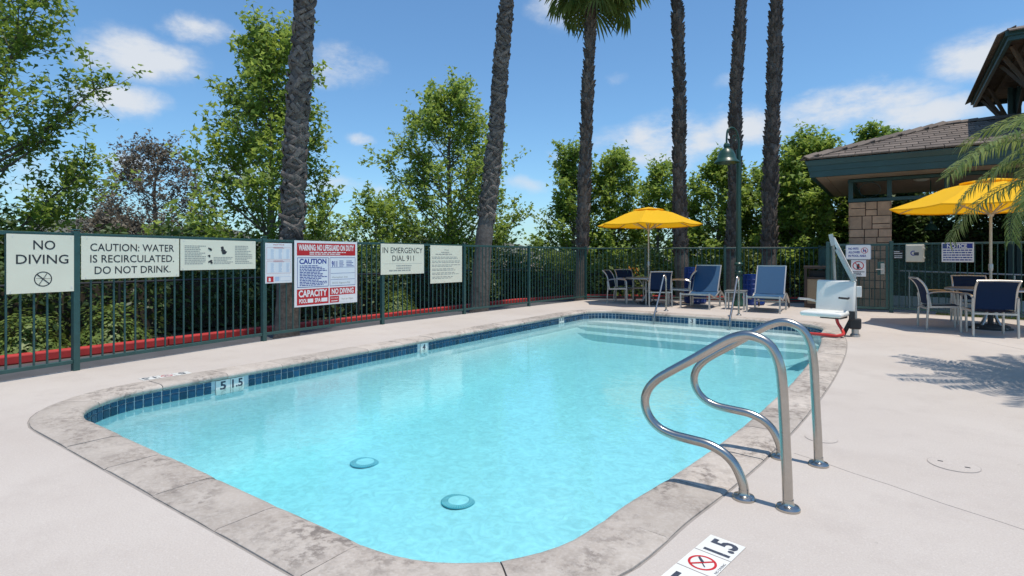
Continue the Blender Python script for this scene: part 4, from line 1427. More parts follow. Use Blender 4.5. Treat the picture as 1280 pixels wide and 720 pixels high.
ch0 = chaise_proto()
for i, (x, y, rz, lab) in enumerate(((-3.89, 13.16, 0.02, 'blue sling chaise lounge with lamp shadow, left of the lamp post'), (-2.38, 13.10, 0.03, 'blue sling chaise lounge right of the lamp post, near the trash can'))):
    o = ch0 if i == 0 else copy_tree(ch0)
    o.location = (x, y, 0); o.rotation_euler = (0, 0, rz)
    tag(o, lab, 'chaise lounge', 'chaise lounges facing the pool')

st = empty('side_table', (-3.08, 13.72, 0), R(4))
tag(st, 'small square grey side table between the two chaise lounges', 'table')
MB().bbox((0, 0, 0.43), (0.46, 0.46, 0.03), 0.005).build('table_top', 'table_top', st)
MB().bbox((0, 0, 0.405), (0.43, 0.43, 0.02), 0.003).build('apron', 'aluminium', st)
for sx in (-1, 1):
    for sy in (-1, 1):
        MB().bbox((0.20 * sx, 0.20 * sy, 0.20), (0.035, 0.035, 0.40), 0.004).build('leg', 'aluminium', st)

# blue ribbed drums behind the loungers
def drum(label, x, y, r, h, squares=True):
    root = empty('blue_drum', (x, y, 0))
    tag(root, label, 'drum', 'blue plastic drums by the fence')
    prof = [(r * 0.94, 0), (r, 0.02)]
    nr = 6
    for k in range(nr):
        z0 = 0.03 + (h - 0.06) * k / nr; z1 = 0.03 + (h - 0.06) * (k + 1) / nr
        prof += [(r, z0 + 0.004), (r * 1.035, z0 + 0.015), (r * 1.035, z0 + 0.032), (r, z0 + 0.043), (r, z1 - 0.002)]
    prof += [(r * 0.98, h), (r * 0.93, h), (r * 0.92, h - 0.02)]
    body = MB().lathe(prof, n=32).build('drum_body', 'drum_blue', root, 30)
    for k in range(16):
        a = 2 * math.pi * k / 16
        MB().bar((r * 1.01 * math.cos(a), r * 1.01 * math.sin(a), 0.03), (r * 1.01 * math.cos(a), r * 1.01 * math.sin(a), h - 0.03), 0.022, 0.022).build('rib', 'drum_blue', root)
    MB().lathe([(r * 1.05, h - 0.025), (r * 1.06, h - 0.012), (r * 1.05, h + 0.004)], n=32, cap=False).build('rim', 'drum_blue', root, 40)
    return root


drum('taller blue plastic drum behind the left chaise lounge', -4.38, 14.88, 0.27, 0.96)
drum('shorter blue ribbed drum beside the lamp post', -2.99, 15.25, 0.25, 0.78)

# ------------------------------------------------------------------ lamp post
lp = empty('lamp_post', (-3.22, 14.62, 0))
tag(lp, 'tall dark green lamp post with hanging bell shade beside the loungers', 'lamp post')
MB().lathe([(0.16, 0), (0.16, 0.03), (0.145, 0.06), (0.10, 0.14), (0.085, 0.18), (0.085, 0.80), (0.10, 0.82), (0.10, 0.86), (0.07, 0.90)], n=24).build('base', 'lamp_green', lp, 35)
MB().lathe([(0.095, 1.02), (0.105, 1.04), (0.105, 1.07), (0.075, 1.10)], n=20).build('collar', 'lamp_green', lp, 35)
MB().lathe([(0.068, 0.85), (0.062, 2.2), (0.055, 3.95)], n=20).build('pole', 'lamp_green', lp, 40)
hx, hy = -0.20, -0.38
arm = smooth_path([(0, 0, 3.90), (0.0, 0.0, 4.15), (hx * .15, hy * .15, 4.36), (hx * .5, hy * .5, 4.47), (hx * .9, hy * .9, 4.40), (hx, hy, 4.20), (hx, hy, 4.02)], 5)
MB().tube(arm, 0.024, 10).build('gooseneck', 'lamp_green', lp, 50)
scroll = [(hx * .35 + 0.06 * math.cos(a) * hx / .35 * .9, hy * .35 + 0.06 * math.cos(a) * hy / .35 * .9, 4.22 + 0.07 * math.sin(a)) for a in [R(20 * k) for k in range(17)]]
MB().tube(scroll, 0.010, 6).build('scroll', 'lamp_green', lp, 50)
sh = MB().lathe([(0.03, 4.06), (0.06, 4.05), (0.075, 4.02), (0.075, 3.97), (0.055, 3.95), (0.09, 3.93), (0.15, 3.88), (0.20, 3.78), (0.22, 3.68), (0.235, 3.66), (0.29, 3.60), (0.30, 3.575), (0.285, 3.575), (0.22, 3.64), (0.19, 3.72), (0.10, 3.86), (0.03, 3.88)],
                (hx, hy, 0), 32).build('shade', 'lamp_green', lp, 40)
MB().lathe([(0.02, 3.86), (0.05, 3.80), (0.055, 3.72), (0.03, 3.66), (0.001, 3.65)], (hx, hy, 0), 16).build('bulb', 'plastic_white', sh, 60)

# ------------------------------------------------------------------ trash can
tr_ = empty('trash_can', (-1.52, 15.30, 0), R(-5))
tag(tr_, 'brown trash can with tan panel left of the gate', 'trash can')
MB().bbox((0, 0, 0.39), (0.46, 0.46, 0.62), 0.01).build('body', 'bin_tan', tr_)
MB().bbox((0, 0, 0.05), (0.50, 0.50, 0.10), 0.01).build('plinth', 'bin_brown', tr_)
for sx in (-1, 1):
    for sy in (-1, 1):
        MB().bbox((0.235 * sx, 0.235 * sy, 0.49), (0.06, 0.06, 0.96), 0.008).build('corner_post', 'bin_brown', tr_)
MB().bbox((0, 0, 0.725), (0.49, 0.49, 0.05), 0.006).build('collar', 'bin_brown', tr_)
MB().bbox((0, 0, 0.985), (0.56, 0.56, 0.07), 0.012).build('hood', 'bin_brown', tr_)
MB().bbox((0, 0.06, 0.83), (0.38, 0.30, 0.16), 0.01).build('liner', 'bin_black', tr_)

# ------------------------------------------------------------------ pool lift
lf = empty('pool_lift', (-0.50, 10.05, 0))
tag(lf, 'white pool lift chair with red hose on a steel mast at the pool edge', 'pool lift')
LZ = Matrix.Rotation(R(-10), 3, 'Z')
MB().lathe([(0.07, 0.0), (0.07, 0.03), (0.05, 0.05), (0.05, 0.13)], n=18).build('anchor', 'aluminium', lf, 40)
MB().bbox((0, 0, 0.20), (0.16, 0.16, 0.16), 0.02).build('mast_clamp', 'rubber_black', lf)
MB().bbox((-0.04, -0.07, 0.33), (0.08, 0.09, 0.14), 0.01).build('motor', 'rubber_black', lf)
MB().bar((0, 0, 0.1), (-0.02, 0.0, 0.98), 0.06, 0.06).build('mast', 'aluminium', lf)
bm_ = MB().bar((0.0, 0, 0.86), (-0.30, 0.05, 1.54), 0.034, 0.046).build('boom', 'plastic_white', lf)
MB().bar((-0.02, -0.045, 0.86), (-0.25, -0.0, 1.36), 0.02, 0.05).build('actuator', 'aluminium', bm_)
MB().bar((-0.30, 0.05, 1.42), (-0.335, 0.05, 1.60), 0.05, 0.06).build('boom_head', 'aluminium', bm_)
MB().bar((-0.30, 0.06, 1.42), (-0.27, 0.08, 0.62), 0.03, 0.03).build('hanger', 'aluminium', lf)
MB().bbox((0.05, -0.01, 0.70), (0.07, 0.05, 0.17), 0.008).build('control_pack', 'plastic_white', lf)
SC = Vector((-0.27, 0.0, 0.0))
sb = Matrix.Rotation(R(-14), 3, 'Z')
def on(v): return sb @ Vector(v) + SC
def seat_slab(c, s, bev, tilt=0.0):
    m = MB().bbox((0, 0, 0), s, bev, seg=3, M=Matrix.Rotation(tilt, 3, 'X'))
    m.v = [tuple(on(Vector(v) + Vector(c))) for v in m.v]
    return m
seat_slab((0, 0.02, 0.62), (0.56, 0.075, 0.50), 0.036, R(-8)).build('backrest', 'plastic_white', lf, 50)
seat_slab((-0.08, -0.20, 0.355), (0.60, 0.42, 0.075), 0.036, R(2)).build('seat', 'plastic_white', lf, 50)
seat_slab((0.0, -0.06, 0.30), (0.30, 0.30, 0.05), 0.01).build('seat_bracket', 'cast_dark', lf)
MB().tube([on((0.20, 0.03, 0.40)), on((0.24, 0.0, 0.30)), on((0.10, 0.06, 0.02))], 0.032, 8).build('support_leg', 'rubber_black', lf, 50)
MB().tube([on((-0.28, 0.02, 0.52)), on((-0.36, -0.10, 0.555)), on((-0.44, -0.28, 0.57))], 0.018, 8).build('armrest', 'aluminium', lf, 50)
MB().tube([on((0.20, -0.03, 0.60)), on((0.24, -0.2, 0.60)), on((0.16, -0.32, 0.615))], 0.016, 8).build('armrest', 'rubber_black', lf, 50)
hp = smooth_path([(-0.24, -0.18, 0.33), (-0.22, -0.20, 0.22), (-0.16, -0.24, 0.12), (-0.14, -0.34, 0.06), (-0.24, -0.42, 0.045), (-0.42, -0.40, 0.045), (-0.66, -0.36, 0.04)], 6)
MB().tube(hp, 0.024, 10).build('red_hose', 'hose_red', lf, 50)
MB().bbox(hp[0], (0.08, 0.08, 0.06), 0.01).build('hose_bracket', 'cast_dark', lf)

# ------------------------------------------------------------------ pavilion
pv = empty('pavilion', (-0.45, 15.9, 0))
tag(pv, 'open pavilion with stone pillar, teal fascia and brown tile hip roof', 'pavilion')
PO = Vector(pv.location)
EX0, EX1, EY0, EY1 = -1.70, 8.2, 15.20, 20.66
ZS, ZF = 3.18, 3.58


def wp(m, name, material, parent=pv, smooth=None):
    m.v = [tuple(Vector(v) - PO) for v in m.v]
    return m.build(name, material, parent, smooth)


# pillar of coursed stones
def pillar(x, y, w, h, seed, bevel=0.008):
    core = wp(MB().box((x, y, h / 2), (w - 0.03, w - 0.03, h)), 'pillar', 'mortar')
    rr = random.Random(seed)
    z = 0.0
    blocks = []
    while z < h - 0.02:
        hh = min(rr.choice((0.20, 0.26, 0.33)), h - z)
        if h - z - hh < 0.12: hh = h - z
        u = 0.0
        while u < w - 0.02:
            ww = min(rr.uniform(0.17, 0.34), w - u)
            if w - u - ww < 0.14: ww = w - u
            if rr.random() < 0.40 and hh > 0.25 and ww > 0.2:
                q = rr.uniform(.38, .6) * hh
                blocks += [(u, z, ww, q), (u, z + q, ww, hh - q)]
            else:
                blocks.append((u, z, ww, hh))
            u += ww
        z += hh
    for face in range(4):
        for (u, z, ww, hh) in blocks:
            pr = rr.uniform(0.0, 0.012)
            g = 0.016
            m = MB().bbox((u + ww / 2 - w / 2, -w / 2 + 0.012 - pr / 2, z + hh / 2), (ww - g, 0.05 + pr, hh - g), bevel, seg=1)
            M3 = Matrix.Rotation(R(90) * face, 3, 'Z')
            m.v = [tuple(M3 @ Vector(v) + Vector((x, y, 0))) for v in m.v]
            wp(m, 'stone', 'stone', core)


pillar(-0.50, 16.57, 0.85, 2.60, 3)
pillar(4.4, 16.57, 0.85, 2.60, 8)
# fascia (stepped, leaning out at the top) on four sides and gutter line
for (a, b) in (((EX0, EY0), (EX1, EY0)), ((EX0, EY1), (EX0, EY0)), ((EX1, EY0), (EX1, EY1)), ((EX1, EY1), (EX0, EY1))):
    A = Vector((*a, 0)); B = Vector((*b, 0)); u = (B - A).normalized(); nn = Vector((u.y, -u.x, 0))
    prof = [(-0.10, ZS), (0.0, ZS), (0.012, ZS + 0.14), (0.028, ZS + 0.145), (0.042, ZS + 0.27), (0.060, ZS + 0.275), (0.095, ZF - 0.03), (0.10, ZF), (-0.10, ZF)]
    m = MB(); vs = []
    for P_, sgn in ((A, -1), (B, 1)):
        for (o_, z_) in prof:
            q = P_ + nn * o_ + u * (sgn * o_)
            vs.append((q.x, q.y, z_))
    k = len(prof)
    m.add(vs, [(i, (i + 1) % k, k + (i + 1) % k, k + i) for i in range(k)])
    wp(m, 'fascia', 'trim_teal')
# soffit boards
wp(MB().box(((EX0 + EX1) / 2, EY0 + 0.13, ZS + 0.055), (EX1 - EX0 - 0.2, 0.10, 0.02)), 'soffit_strip', 'soffit')
nb = 9
for k in range(nb):
    y0 = EY0 + 0.10 + (EY1 - EY0 - 0.2) * k / nb; y1 = EY0 + 0.10 + (EY1 - EY0 - 0.2) * (k + 1) / nb
    wp(MB().box(((EX0 + EX1) / 2, (y0 + y1) / 2, ZS + 0.02), (EX1 - EX0 - 0.19, y1 - y0 - 0.004, 0.02)), 'soffit_board', 'soffit')
wp(MB().box((EX0 + 0.32, (EY0 + EY1) / 2, ZS + 0.004), (0.04, EY1 - EY0 - 0.3, 0.012)), 'soffit_trim', 'soffit')
# transom frame over the pillar
YT = 16.20
for z0, z1 in ((2.605, 2.69), (3.10, 3.175)):
    wp(MB().bbox((2.5, YT, (z0 + z1) / 2), (6.9, 0.14, z1 - z0), 0.006), 'beam', 'trim_teal')
    wp(MB().bbox((-0.90, 18.4, (z0 + z1) / 2), (0.14, 4.2, z1 - z0), 0.006), 'beam', 'trim_teal')
for x in (-0.90, -0.10, 1.0, 2.2, 3.4, 4.5):
    wp(MB().bbox((x, YT, 2.895), (0.10, 0.12, 0.41), 0.005), 'transom_post', 'trim_teal')
wp(MB().tube([(-0.50 + 0.22 * math.cos(R(15 * k)), YT - 0.02, 2.895 + 0.185 * math.sin(R(15 * k))) for k in range(25)], 0.006, 6), 'transom_ring', 'trim_teal')
# recessed ceiling light
cl = wp(MB().lathe([(0.16, 0), (0.17, -0.03), (0.11, -0.06), (0.001, -0.065)], (0.55, 17.0, ZS + 0.005), 20), 'ceiling_light', 'plastic_cream')
# hip roof underlay
SL = 0.363
RUN = 2.73
hy = EY0 + RUN
zr = ZF + 0.02 + SL * RUN
z0 = ZF + 0.004
o_ = 0.10
c4 = [(EX0 - o_, EY0 - o_, z0), (EX1 + o_, EY0 - o_, z0), (EX1 + o_, EY1 + o_, z0), (EX0 - o_, EY1 + o_, z0)]
r2 = [(EX0 + RUN, hy, zr - 0.01), (EX1 - RUN, hy, zr - 0.01)]
roof = wp(MB().add(c4 + r2, [(0, 1, 5, 4), (1, 2, 5), (2, 3, 4, 5), (3, 0, 4), (3, 2, 1, 0)]), 'roof', 'mortar')
tl = 0.355; expo = 0.294; twd = 0.33
tile_r = MB().bbox((0, 0, 0), (twd - 0.010, tl, 0.042), 0.006, seg=1).mesh('roof_tile', 'roof_tile')
slope_a = math.atan(SL)
Mt = Matrix.Rotation(slope_a - 0.055, 4, 'X')
rest = MB()
nrow = 10
for r in range(nrow):
    dd = r * expo * math.cos(slope_a)
    yb = EY0 - o_ - 0.03 + dd
    zc = z0 + (dd) * (zr - z0) / (RUN + o_)
    x = EX0 - o_ + dd + (0.16 if r % 2 else 0.0) + 0.05
    while x < EX1 + o_ - dd:
        c = Vector((x + twd / 2, yb + tl / 2 * math.cos(slope_a), zc + 0.034 + tl / 2 * math.sin(slope_a - 0.055)))
        jit = rng.uniform(-0.004, 0.004)
        if x < 3.3:
            inst('roof_tile', tile_r, roof, M=Matrix.Translation(c - PO + Vector((0, jit, jit * .5))) @ Mt @ Matrix.Rotation(rng.uniform(-.008, .008), 4, 'Z'))
        else:
            rest.bbox(c, (twd - 0.006, tl, 0.028), 0.004, seg=1, M=Mt.to_3x3())
        x += twd
tag(wp(rest, 'roof_tile_field', 'roof_tile', roof), kind='stuff')
# left slope tiles as one field (seen only from the side)
side_f = MB()
Ml = Matrix.Rotation(R(-90), 3, 'Z') @ Matrix.Rotation(slope_a - 0.055, 3, 'X')
for r in range(nrow):
    dd = r * expo * math.cos(slope_a)
    xb = EX0 - o_ - 0.03 + dd
    zc = z0 + dd * (zr - z0) / (RUN + o_)
    y = EY0 - o_ + dd + (0.16 if r % 2 else 0)
    while y < EY1 + o_ - dd - 0.2:
        side_f.bbox((xb + tl / 2 * math.cos(slope_a), y + twd / 2, zc + 0.034 + tl / 2 * math.sin(slope_a - 0.055)), (twd - 0.006, tl, 0.028), 0.004, seg=1, M=Ml)
        y += twd
tag(wp(side_f, 'roof_tile_field', 'roof_tile', roof), kind='stuff')
# hip and ridge caps
cap_me = MB().prism([(-0.15, -0.045), (0.0, 0.03), (0.15, -0.045), (0.15, -0.02), (0.0, 0.06), (-0.15, -0.02)], -0.19, 0.19).mesh('hip_cap', 'roof_tile')
h0 = Vector((EX0 - o_, EY0 - o_, z0)); h1 = Vector((EX0 + RUN, hy, zr))
hd = (h1 - h0); nh = 12
zax = hd.normalized(); xax = zax.cross(Vector((0, 0, 1))).normalized(); yax = zax.cross(xax) * -1
B3 = Matrix((xax, yax, zax)).transposed().to_4x4()
for k in range(nh):
    c = h0 + hd * ((k + 0.5) / nh) + Vector((0, 0, 0.075))
    inst('hip_cap', cap_me, roof, M=Matrix.Translation(c - PO) @ B3 @ Matrix.Rotation(-0.06, 4, 'X'))
zax = Vector((1, 0, 0)); yax = Vector((0, 0, 1)); xax = yax.cross(zax)
B3 = Matrix((xax, yax, zax)).transposed().to_4x4()
x = EX0 + RUN
while x < EX1 - RUN:
    inst('hip_cap', cap_me, roof, M=Matrix.Translation(Vector((x + 0.16, hy, zr + 0.065)) - PO) @ B3 @ Matrix.Rotation(-0.05, 4, 'X'))
    x += 0.34
# upper tower roof standing over the ridge
UX0, UX1, UY0, UY1, UZ = 2.0, 8.2, 15.75, 22.2, 5.88
up_ = wp(MB().add([(UX0, UY0, UZ + .18), (UX1, UY0, UZ + .18), (UX1, UY1, UZ + .18), (UX0, UY1, UZ + .18), (5.1, 19.0, 7.6)], [(0, 1, 4), (1, 2, 4), (2, 3, 4), (3, 0, 4), (3, 2, 1, 0)]), 'upper_roof', 'roof_tile')
for (a, b) in (((UX0, UY0), (UX1, UY0)), ((UX0, UY1), (UX0, UY0)), ((UX1, UY0), (UX1, UY1)), ((UX1, UY1), (UX0, UY1))):
    A = Vector((*a, 0)); B = Vector((*b, 0)); u = (B - A).normalized(); nn = Vector((u.y, -u.x, 0))
    for (oo, zz0, zz1, t_) in ((0.0, 0.0, 0.17, 0.07), (0.05, 0.09, 0.19, 0.06)):
        m = MB(); vs = []
        for P_, sg in ((A, -1), (B, 1)):
            for (q_, z_) in ((oo - t_, zz0), (oo, zz0), (oo, zz1), (oo - t_, zz1)):
                w_ = P_ + nn * q_ + u * (sg * q_)
                vs.append((w_.x, w_.y, UZ + z_))
        m.add(vs, [(i, (i + 1) % 4, 4 + (i + 1) % 4, 4 + i) for i in range(4)])
        wp(m, 'upper_fascia', 'trim_teal', up_)
for k in range(18):
    y0 = UY0 + 0.08 + (UY1 - UY0 - 0.16) * k / 18; y1 = UY0 + 0.08 + (UY1 - UY0 - 0.16) * (k + 1) / 18
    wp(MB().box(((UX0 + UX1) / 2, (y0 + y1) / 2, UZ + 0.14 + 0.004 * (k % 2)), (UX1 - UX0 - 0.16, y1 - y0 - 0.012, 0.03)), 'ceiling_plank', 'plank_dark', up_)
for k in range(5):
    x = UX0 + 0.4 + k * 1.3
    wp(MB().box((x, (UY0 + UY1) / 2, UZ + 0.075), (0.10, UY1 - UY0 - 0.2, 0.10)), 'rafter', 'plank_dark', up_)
for (x, y, zb_) in ((2.75, 17.0, 4.0), (2.75, 20.6, -0.1), (7.3, 17.0, 4.0), (7.3, 20.6, -0.1)):
    for (ox, oy) in ((-.09, 0), (.09, 0), (0, .16)):
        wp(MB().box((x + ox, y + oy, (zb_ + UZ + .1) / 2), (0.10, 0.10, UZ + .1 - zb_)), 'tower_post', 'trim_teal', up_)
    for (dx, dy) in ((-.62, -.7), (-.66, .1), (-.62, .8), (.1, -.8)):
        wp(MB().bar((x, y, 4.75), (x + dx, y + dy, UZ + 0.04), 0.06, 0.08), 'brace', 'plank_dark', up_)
# upper roof tiles along the visible eave
ue = MB()
for k in range(20):
    ue.bbox((UX0 - 0.02, UY0 + 0.16 + 0.33 * k, UZ + 0.225), (0.34, 0.32, 0.03), 0.005, seg=1, M=Matrix.Rotation(R(-24), 3, 'Y'))
    if k < 19: ue.bbox((UX0 + 0.16 + 0.33 * k, UY0 - 0.02, UZ + 0.225), (0.32, 0.34, 0.03), 0.005, seg=1, M=Matrix.Rotation(R(24), 3, 'X'))
wp(ue, 'eave_tile_course', 'roof_tile', up_)

# green bell lamps hanging inside the pavilion
def bell_lamp(label, x, y, z):
    root = empty('pendant_lamp', (x, y, z))
    tag(root, label, 'lamp', 'green bell lamps under the pavilion')
    MB().lathe([(0.024, 0.22), (0.04, 0.21), (0.04, 0.17), (0.08, 0.14), (0.12, 0.08), (0.135, 0.04), (0.17, 0.01), (0.18, 0), (0.165, 0), (0.12, 0.03), (0.02, 0.12)], n=26).build('shade', 'lamp_green', root, 40)
    MB().cyl((0, 0, 0.20), (0, 0, ZS + 0.01 - z), 0.012, n=8).build('stem', 'lamp_green', root, 40)


bell_lamp('dark green bell lamp hanging under the pavilion roof', 0.76, 17.6, 1.92)

# ------------------------------------------------------------------ ground beyond the fences
lane = MB()
lane_l = [(x - 0.10, y) for x, y in LEFT_POSTS]
vs = [(x, y, -0.10) for x, y in lane_l] + [(-8.93, y, -0.10) for x, y in lane_l]
k = len(lane_l)
lane.add(vs, [(i, i + 1, k + i + 1, k + i) for i in range(k - 1)])
lane.add([(-8.93, 14.15, -0.10), (-7.38, 14.15, -0.10), (-1.7, 16.75, -0.10), (3.0, 19.0, -0.10), (2.0, 20.2, -0.10), (-2.2, 18.5, -0.10), (-8.0, 16.1, -0.10)], [(0, 1, 2, 3, 4, 5, 6)])
tag(lane.build('fire_lane', 'asphalt', None, recenter=False), kind='structure')


def kerb(label, pts, material='kerb_red', w=0.16, h=0.12, z=-0.10):
    root = empty('kerb', (pts[0][0], pts[0][1], z))
    tag(root, label, kind='structure')
    O = Vector((pts[0][0], pts[0][1], 0))
    for a, b in zip(pts[:-1], pts[1:]):
        A = Vector((*a, 0)); B = Vector((*b, 0)); Lg = (B - A).length; u = (B - A) / Lg
        n = max(1, round(Lg / 1.5))
        for q in range(n):
            p = A + u * (Lg * (q + 0.5) / n) - O
            MB().bbox((p.x, p.y, h / 2), (Lg / n - 0.008, w, h), 0.02, math.atan2(u.y, u.x)).build('kerb_stone', material, root)


kerb('red painted kerb beyond the left fence', [(-9.02, -4.0), (-9.02, 13.2), (-8.1, 16.2)])
kerb('red painted kerb behind the far fence', [(-8.1, 16.2), (-2.2, 18.6), (2.5, 20.6)])
pvf = MB().add([(-1.1, 14.93, -0.06), (0.6, 15.0, -0.06), (0.6, 15.6, -0.06), (7.6, 15.6, -0.06), (7.6, 20.6, -0.06), (-0.9, 20.6, -0.06)], [(0, 1, 2, 3, 4, 5)])
tag(pvf.build('pavilion_paving', 'paving', None, recenter=False), kind='structure')
# silver handrail and low white kerb seen through the right fence
hr = empty('ramp_handrail', (0.2, 16.9, -0.06))
tag(hr, 'silver ramp handrail seen through the fence right of the gate', 'handrail')
MB().tube([(-0.1, 0.0, 0.95), (2.1, -0.4, 0.90), (4.0, -0.8, 0.86)], 0.022, 10).build('rail_tube', 'aluminium', hr, 50)
for k in range(3):
    MB().cyl((0.1 + 1.9 * k, -0.04 - 0.4 * k * .95, 0), (0.1 + 1.9 * k, -0.04 - 0.4 * k * .95, 0.92 - 0.04 * k), 0.02, n=8).build('post', 'aluminium', hr)
kerb('pale low kerb under the pavilion behind the right fence', [(-0.3, 18.0), (4.0, 17.2)], 'kerb_white', 0.14, 0.26, -0.06)
# low black railing in front of the shrubs across the lane
br = empty('black_railing', (-10.0, -4, -0.14))
tag(br, 'low black pipe railing in front of the dark shrubs across the lane', 'railing')
MB().tube([(0, 0, 0.98), (0, 22, 0.98)], 0.02, 8).build('rail', 'rubber_black', br)
for k in range(10):
    MB().cyl((0, 0.5 + 2.35 * k, 0), (0, 0.5 + 2.35 * k, 0.98), 0.02, n=8).build('post', 'rubber_black', br)


# ------------------------------------------------------------------ foliage helpers
LEAF3 = np.array([(0, 0, 0), (.5, .2, .06), (.2, .46, .02), (0, 1, -.06), (-.2, .46, .02), (-.5, .2, .06)])
LEAF_S = np.array([(0, 0, 0), (.27, .45, .05), (0, 1, -.04), (-.27, .45, .05)])


def leaf_mesh(name, C, size, material, template=LEAF3, up_bias=0.55, seed=0, svar=0.35):
    g = np.random.default_rng(seed)
    n = len(C)
    nrm = g.normal(size=(n, 3)); nrm[:, 2] = np.abs(nrm[:, 2]) + up_bias
    nrm /= np.linalg.norm(nrm, axis=1, keepdims=True)
    t = g.normal(size=(n, 3)); t[:, 2] -= 0.5
    t -= nrm * (t * nrm).sum(1, keepdims=True); t /= np.linalg.norm(t, axis=1, keepdims=True)
    s = np.cross(t, nrm)
    sz = size * (1 + svar * g.uniform(-1, 1, size=n))
    k = len(template)
    V = (C[:, None, :] + (template[None, :, 0:1] * s[:, None, :] + template[None, :, 1:2] * t[:, None, :] + template[None, :, 2:3] * nrm[:, None, :]) * sz[:, None, None]).reshape(-1, 3)
    return mesh_np(name, V, np.full(n, k), np.arange(n * k), material)


def add_obj(name, me, parent=None, kind=None, loc=(0, 0, 0)):
    o = bpy.data.objects.new(name, me); o.parent = parent; o.location = loc
    col.objects.link(o)
    if kind: o['kind'] = kind
    return o


def tree(name, label, x, y, height, crown_z0, rx, leaf, leafmat, seed, group, nlobes=26, per_lobe=9, leaves=34, trunk_r=0.13, shape='oval', lean=(0, 0), lobe_r=0.62, z=-0.14, sparse=0.0):
    g = np.random.default_rng(seed)
    root = empty(name, (x, y, z))
    tag(root, label, 'tree', group)
    # trunk
    tp = []
    for k in range(8):
        f = k / 7
        tp.append((lean[0] * f + g.normal() * .04 * f, lean[1] * f + g.normal() * .04 * f, height * 0.93 * f))
    MB().tube(smooth_path(tp, 2), [trunk_r * (1 - 0.9 * k / 14) for k in range(15)], 8).build('trunk', 'tree_bark', root, 50)
    zc0, zc1 = crown_z0, height
    pts = []; br_ = MB()
    for i in range(nlobes):
        f = (i + g.uniform(.1, .9)) / nlobes
        a = i * 2.399 + g.uniform(-.5, .5)
        if shape == 'oval': rr = rx * (math.sin(math.pi * min(1, (0.14 + 0.84 * f) ** 0.85)) ** 0.7)
        elif shape == 'cone': rr = rx * (1.02 - 0.86 * f) * (0.72 + 0.28 * math.sin(math.pi * min(1, f * 3 + .2) / 2))
        else: rr = rx * (0.75 + 0.25 * math.sin(math.pi * f)) * (1.0 if f < 0.8 else 0.75)
        rr *= g.uniform(0.35, 1.0) ** 0.55
        zl = zc0 + (zc1 - zc0) * f
        zb = max(crown_z0 * 0.5, zl - 0.9 * rr - 0.2)
        p0 = Vector((lean[0] * zb / height, lean[1] * zb / height, zb))
        p2 = Vector((lean[0] * zl / height + rr * math.cos(a), lean[1] * zl / height + rr * math.sin(a), zl))
        p1 = p0.lerp(p2, .55) + Vector((0, 0, -0.10 * rr))
        pth = smooth_path([p0, p1, p2], 5)
        r0 = max(0.012, 0.032 * (1 - .6 * f) * (1 + rr * .3))
        br_.tube(pth, [r0 * (1 - .75 * k / (len(pth) - 1)) for k in range(len(pth))], 5)
        outd = np.array([math.cos(a), math.sin(a), 0.0])
        for j in range(per_lobe):
            st_ = pth[int(len(pth) * g.uniform(.45, .99))]
            d = outd * g.uniform(-.25, .75) + g.normal(size=3) * .42 + np.array([0, 0, .62])
            d /= np.linalg.norm(d)
            ln = lobe_r * g.uniform(.55, 1.7)
            e = np.array(st_) + d * ln
            bend = np.array([0, 0, -.10 * ln])
            mid = (np.array(st_) + e) / 2 + bend
            br_.tube([st_, Vector(mid), Vector(e)], [0.010, 0.007, 0.003], 4, caps=False)
            n_ = g.poisson(leaves * .95)
            t_ = g.uniform(.12, 1.06, n_)[:, None]
            base_ = (1 - t_) ** 2 * np.array(st_) + 2 * t_ * (1 - t_) * mid + t_ ** 2 * e
            pts.append(base_ + g.normal(size=(n_, 3)) * np.array([.13, .13, .11]) * (1.1 - .35 * t_))
    br_.build('branches', 'tree_bark', root, fix=False)
    C = np.concatenate(pts)
    if sparse > 0: C = C[g.random(len(C)) > sparse]
    C = C[(C[:, 2] > 0.05)]
    add_obj('crown', leaf_mesh('crown', C, leaf, leafmat, seed=seed + 1), root, 'stuff')
    return root


SYC = 'sycamore trees beyond the fence'
SY = 'sycamore_tree'
DK = 'dark trees behind the pavilion'
BR = 'dry trees on the far slope'
tree(SY, 'leafy sycamore cut off by the left edge of the picture', -15.1, 2.7, 8.3, 1.0, 2.3, 0.112, 'leaf_sycamore', 101, SYC, 56, 10, 42, .16, 'round', lobe_r=.7)
tree(SY, 'tall sycamore behind the nearest palm trunk, left of centre', -13.7, 8.35, 7.3, 0.9, 2.95, 0.13, 'leaf_sycamore_light', 102, SYC, 54, 9, 36, .14, 'cone', lobe_r=.62)
tree(SY, 'full rounded sycamore behind the leaning second palm', -13.1, 14.9, 7.3, 0.8, 2.75, 0.135, 'leaf_sycamore_light', 103, SYC, 62, 10, 36, .16, 'oval', lobe_r=.62)
tree(SY, 'small low sycamore between the two tall sycamores at left', -13.4, 11.7, 3.2, 0.8, 0.9, 0.13, 'leaf_sycamore_light', 104, SYC, 16, 7, 30, .06, 'oval', lobe_r=.45)
tree(SY, 'sycamore behind the third palm, left of the far umbrella', -10.7, 19.7, 5.7, 0.7, 1.85, 0.155, 'leaf_sycamore', 105, SYC, 34, 8, 34, .11, 'cone', lobe_r=.55)
tree(SY, 'sycamore directly behind the far yellow umbrella', -9.3, 20.5, 5.4, 0.7, 1.65, 0.155, 'leaf_sycamore_light', 106, SYC, 32, 8, 34, .11, 'cone', lobe_r=.55)
tree(SY, 'slim sycamore left of the fourth palm trunk', -8.0, 22.0, 5.0, 0.5, 1.5, 0.155, 'leaf_sycamore_light', 107, SYC, 30, 8, 34, .1, 'oval', lobe_r=.5)
tree(SY, 'sycamore between the fourth palm and the lamp post', -5.7, 22.4, 5.1, 0.5, 1.6, 0.155, 'leaf_sycamore_light', 108, SYC, 38, 9, 36, .1, 'oval', lobe_r=.5)
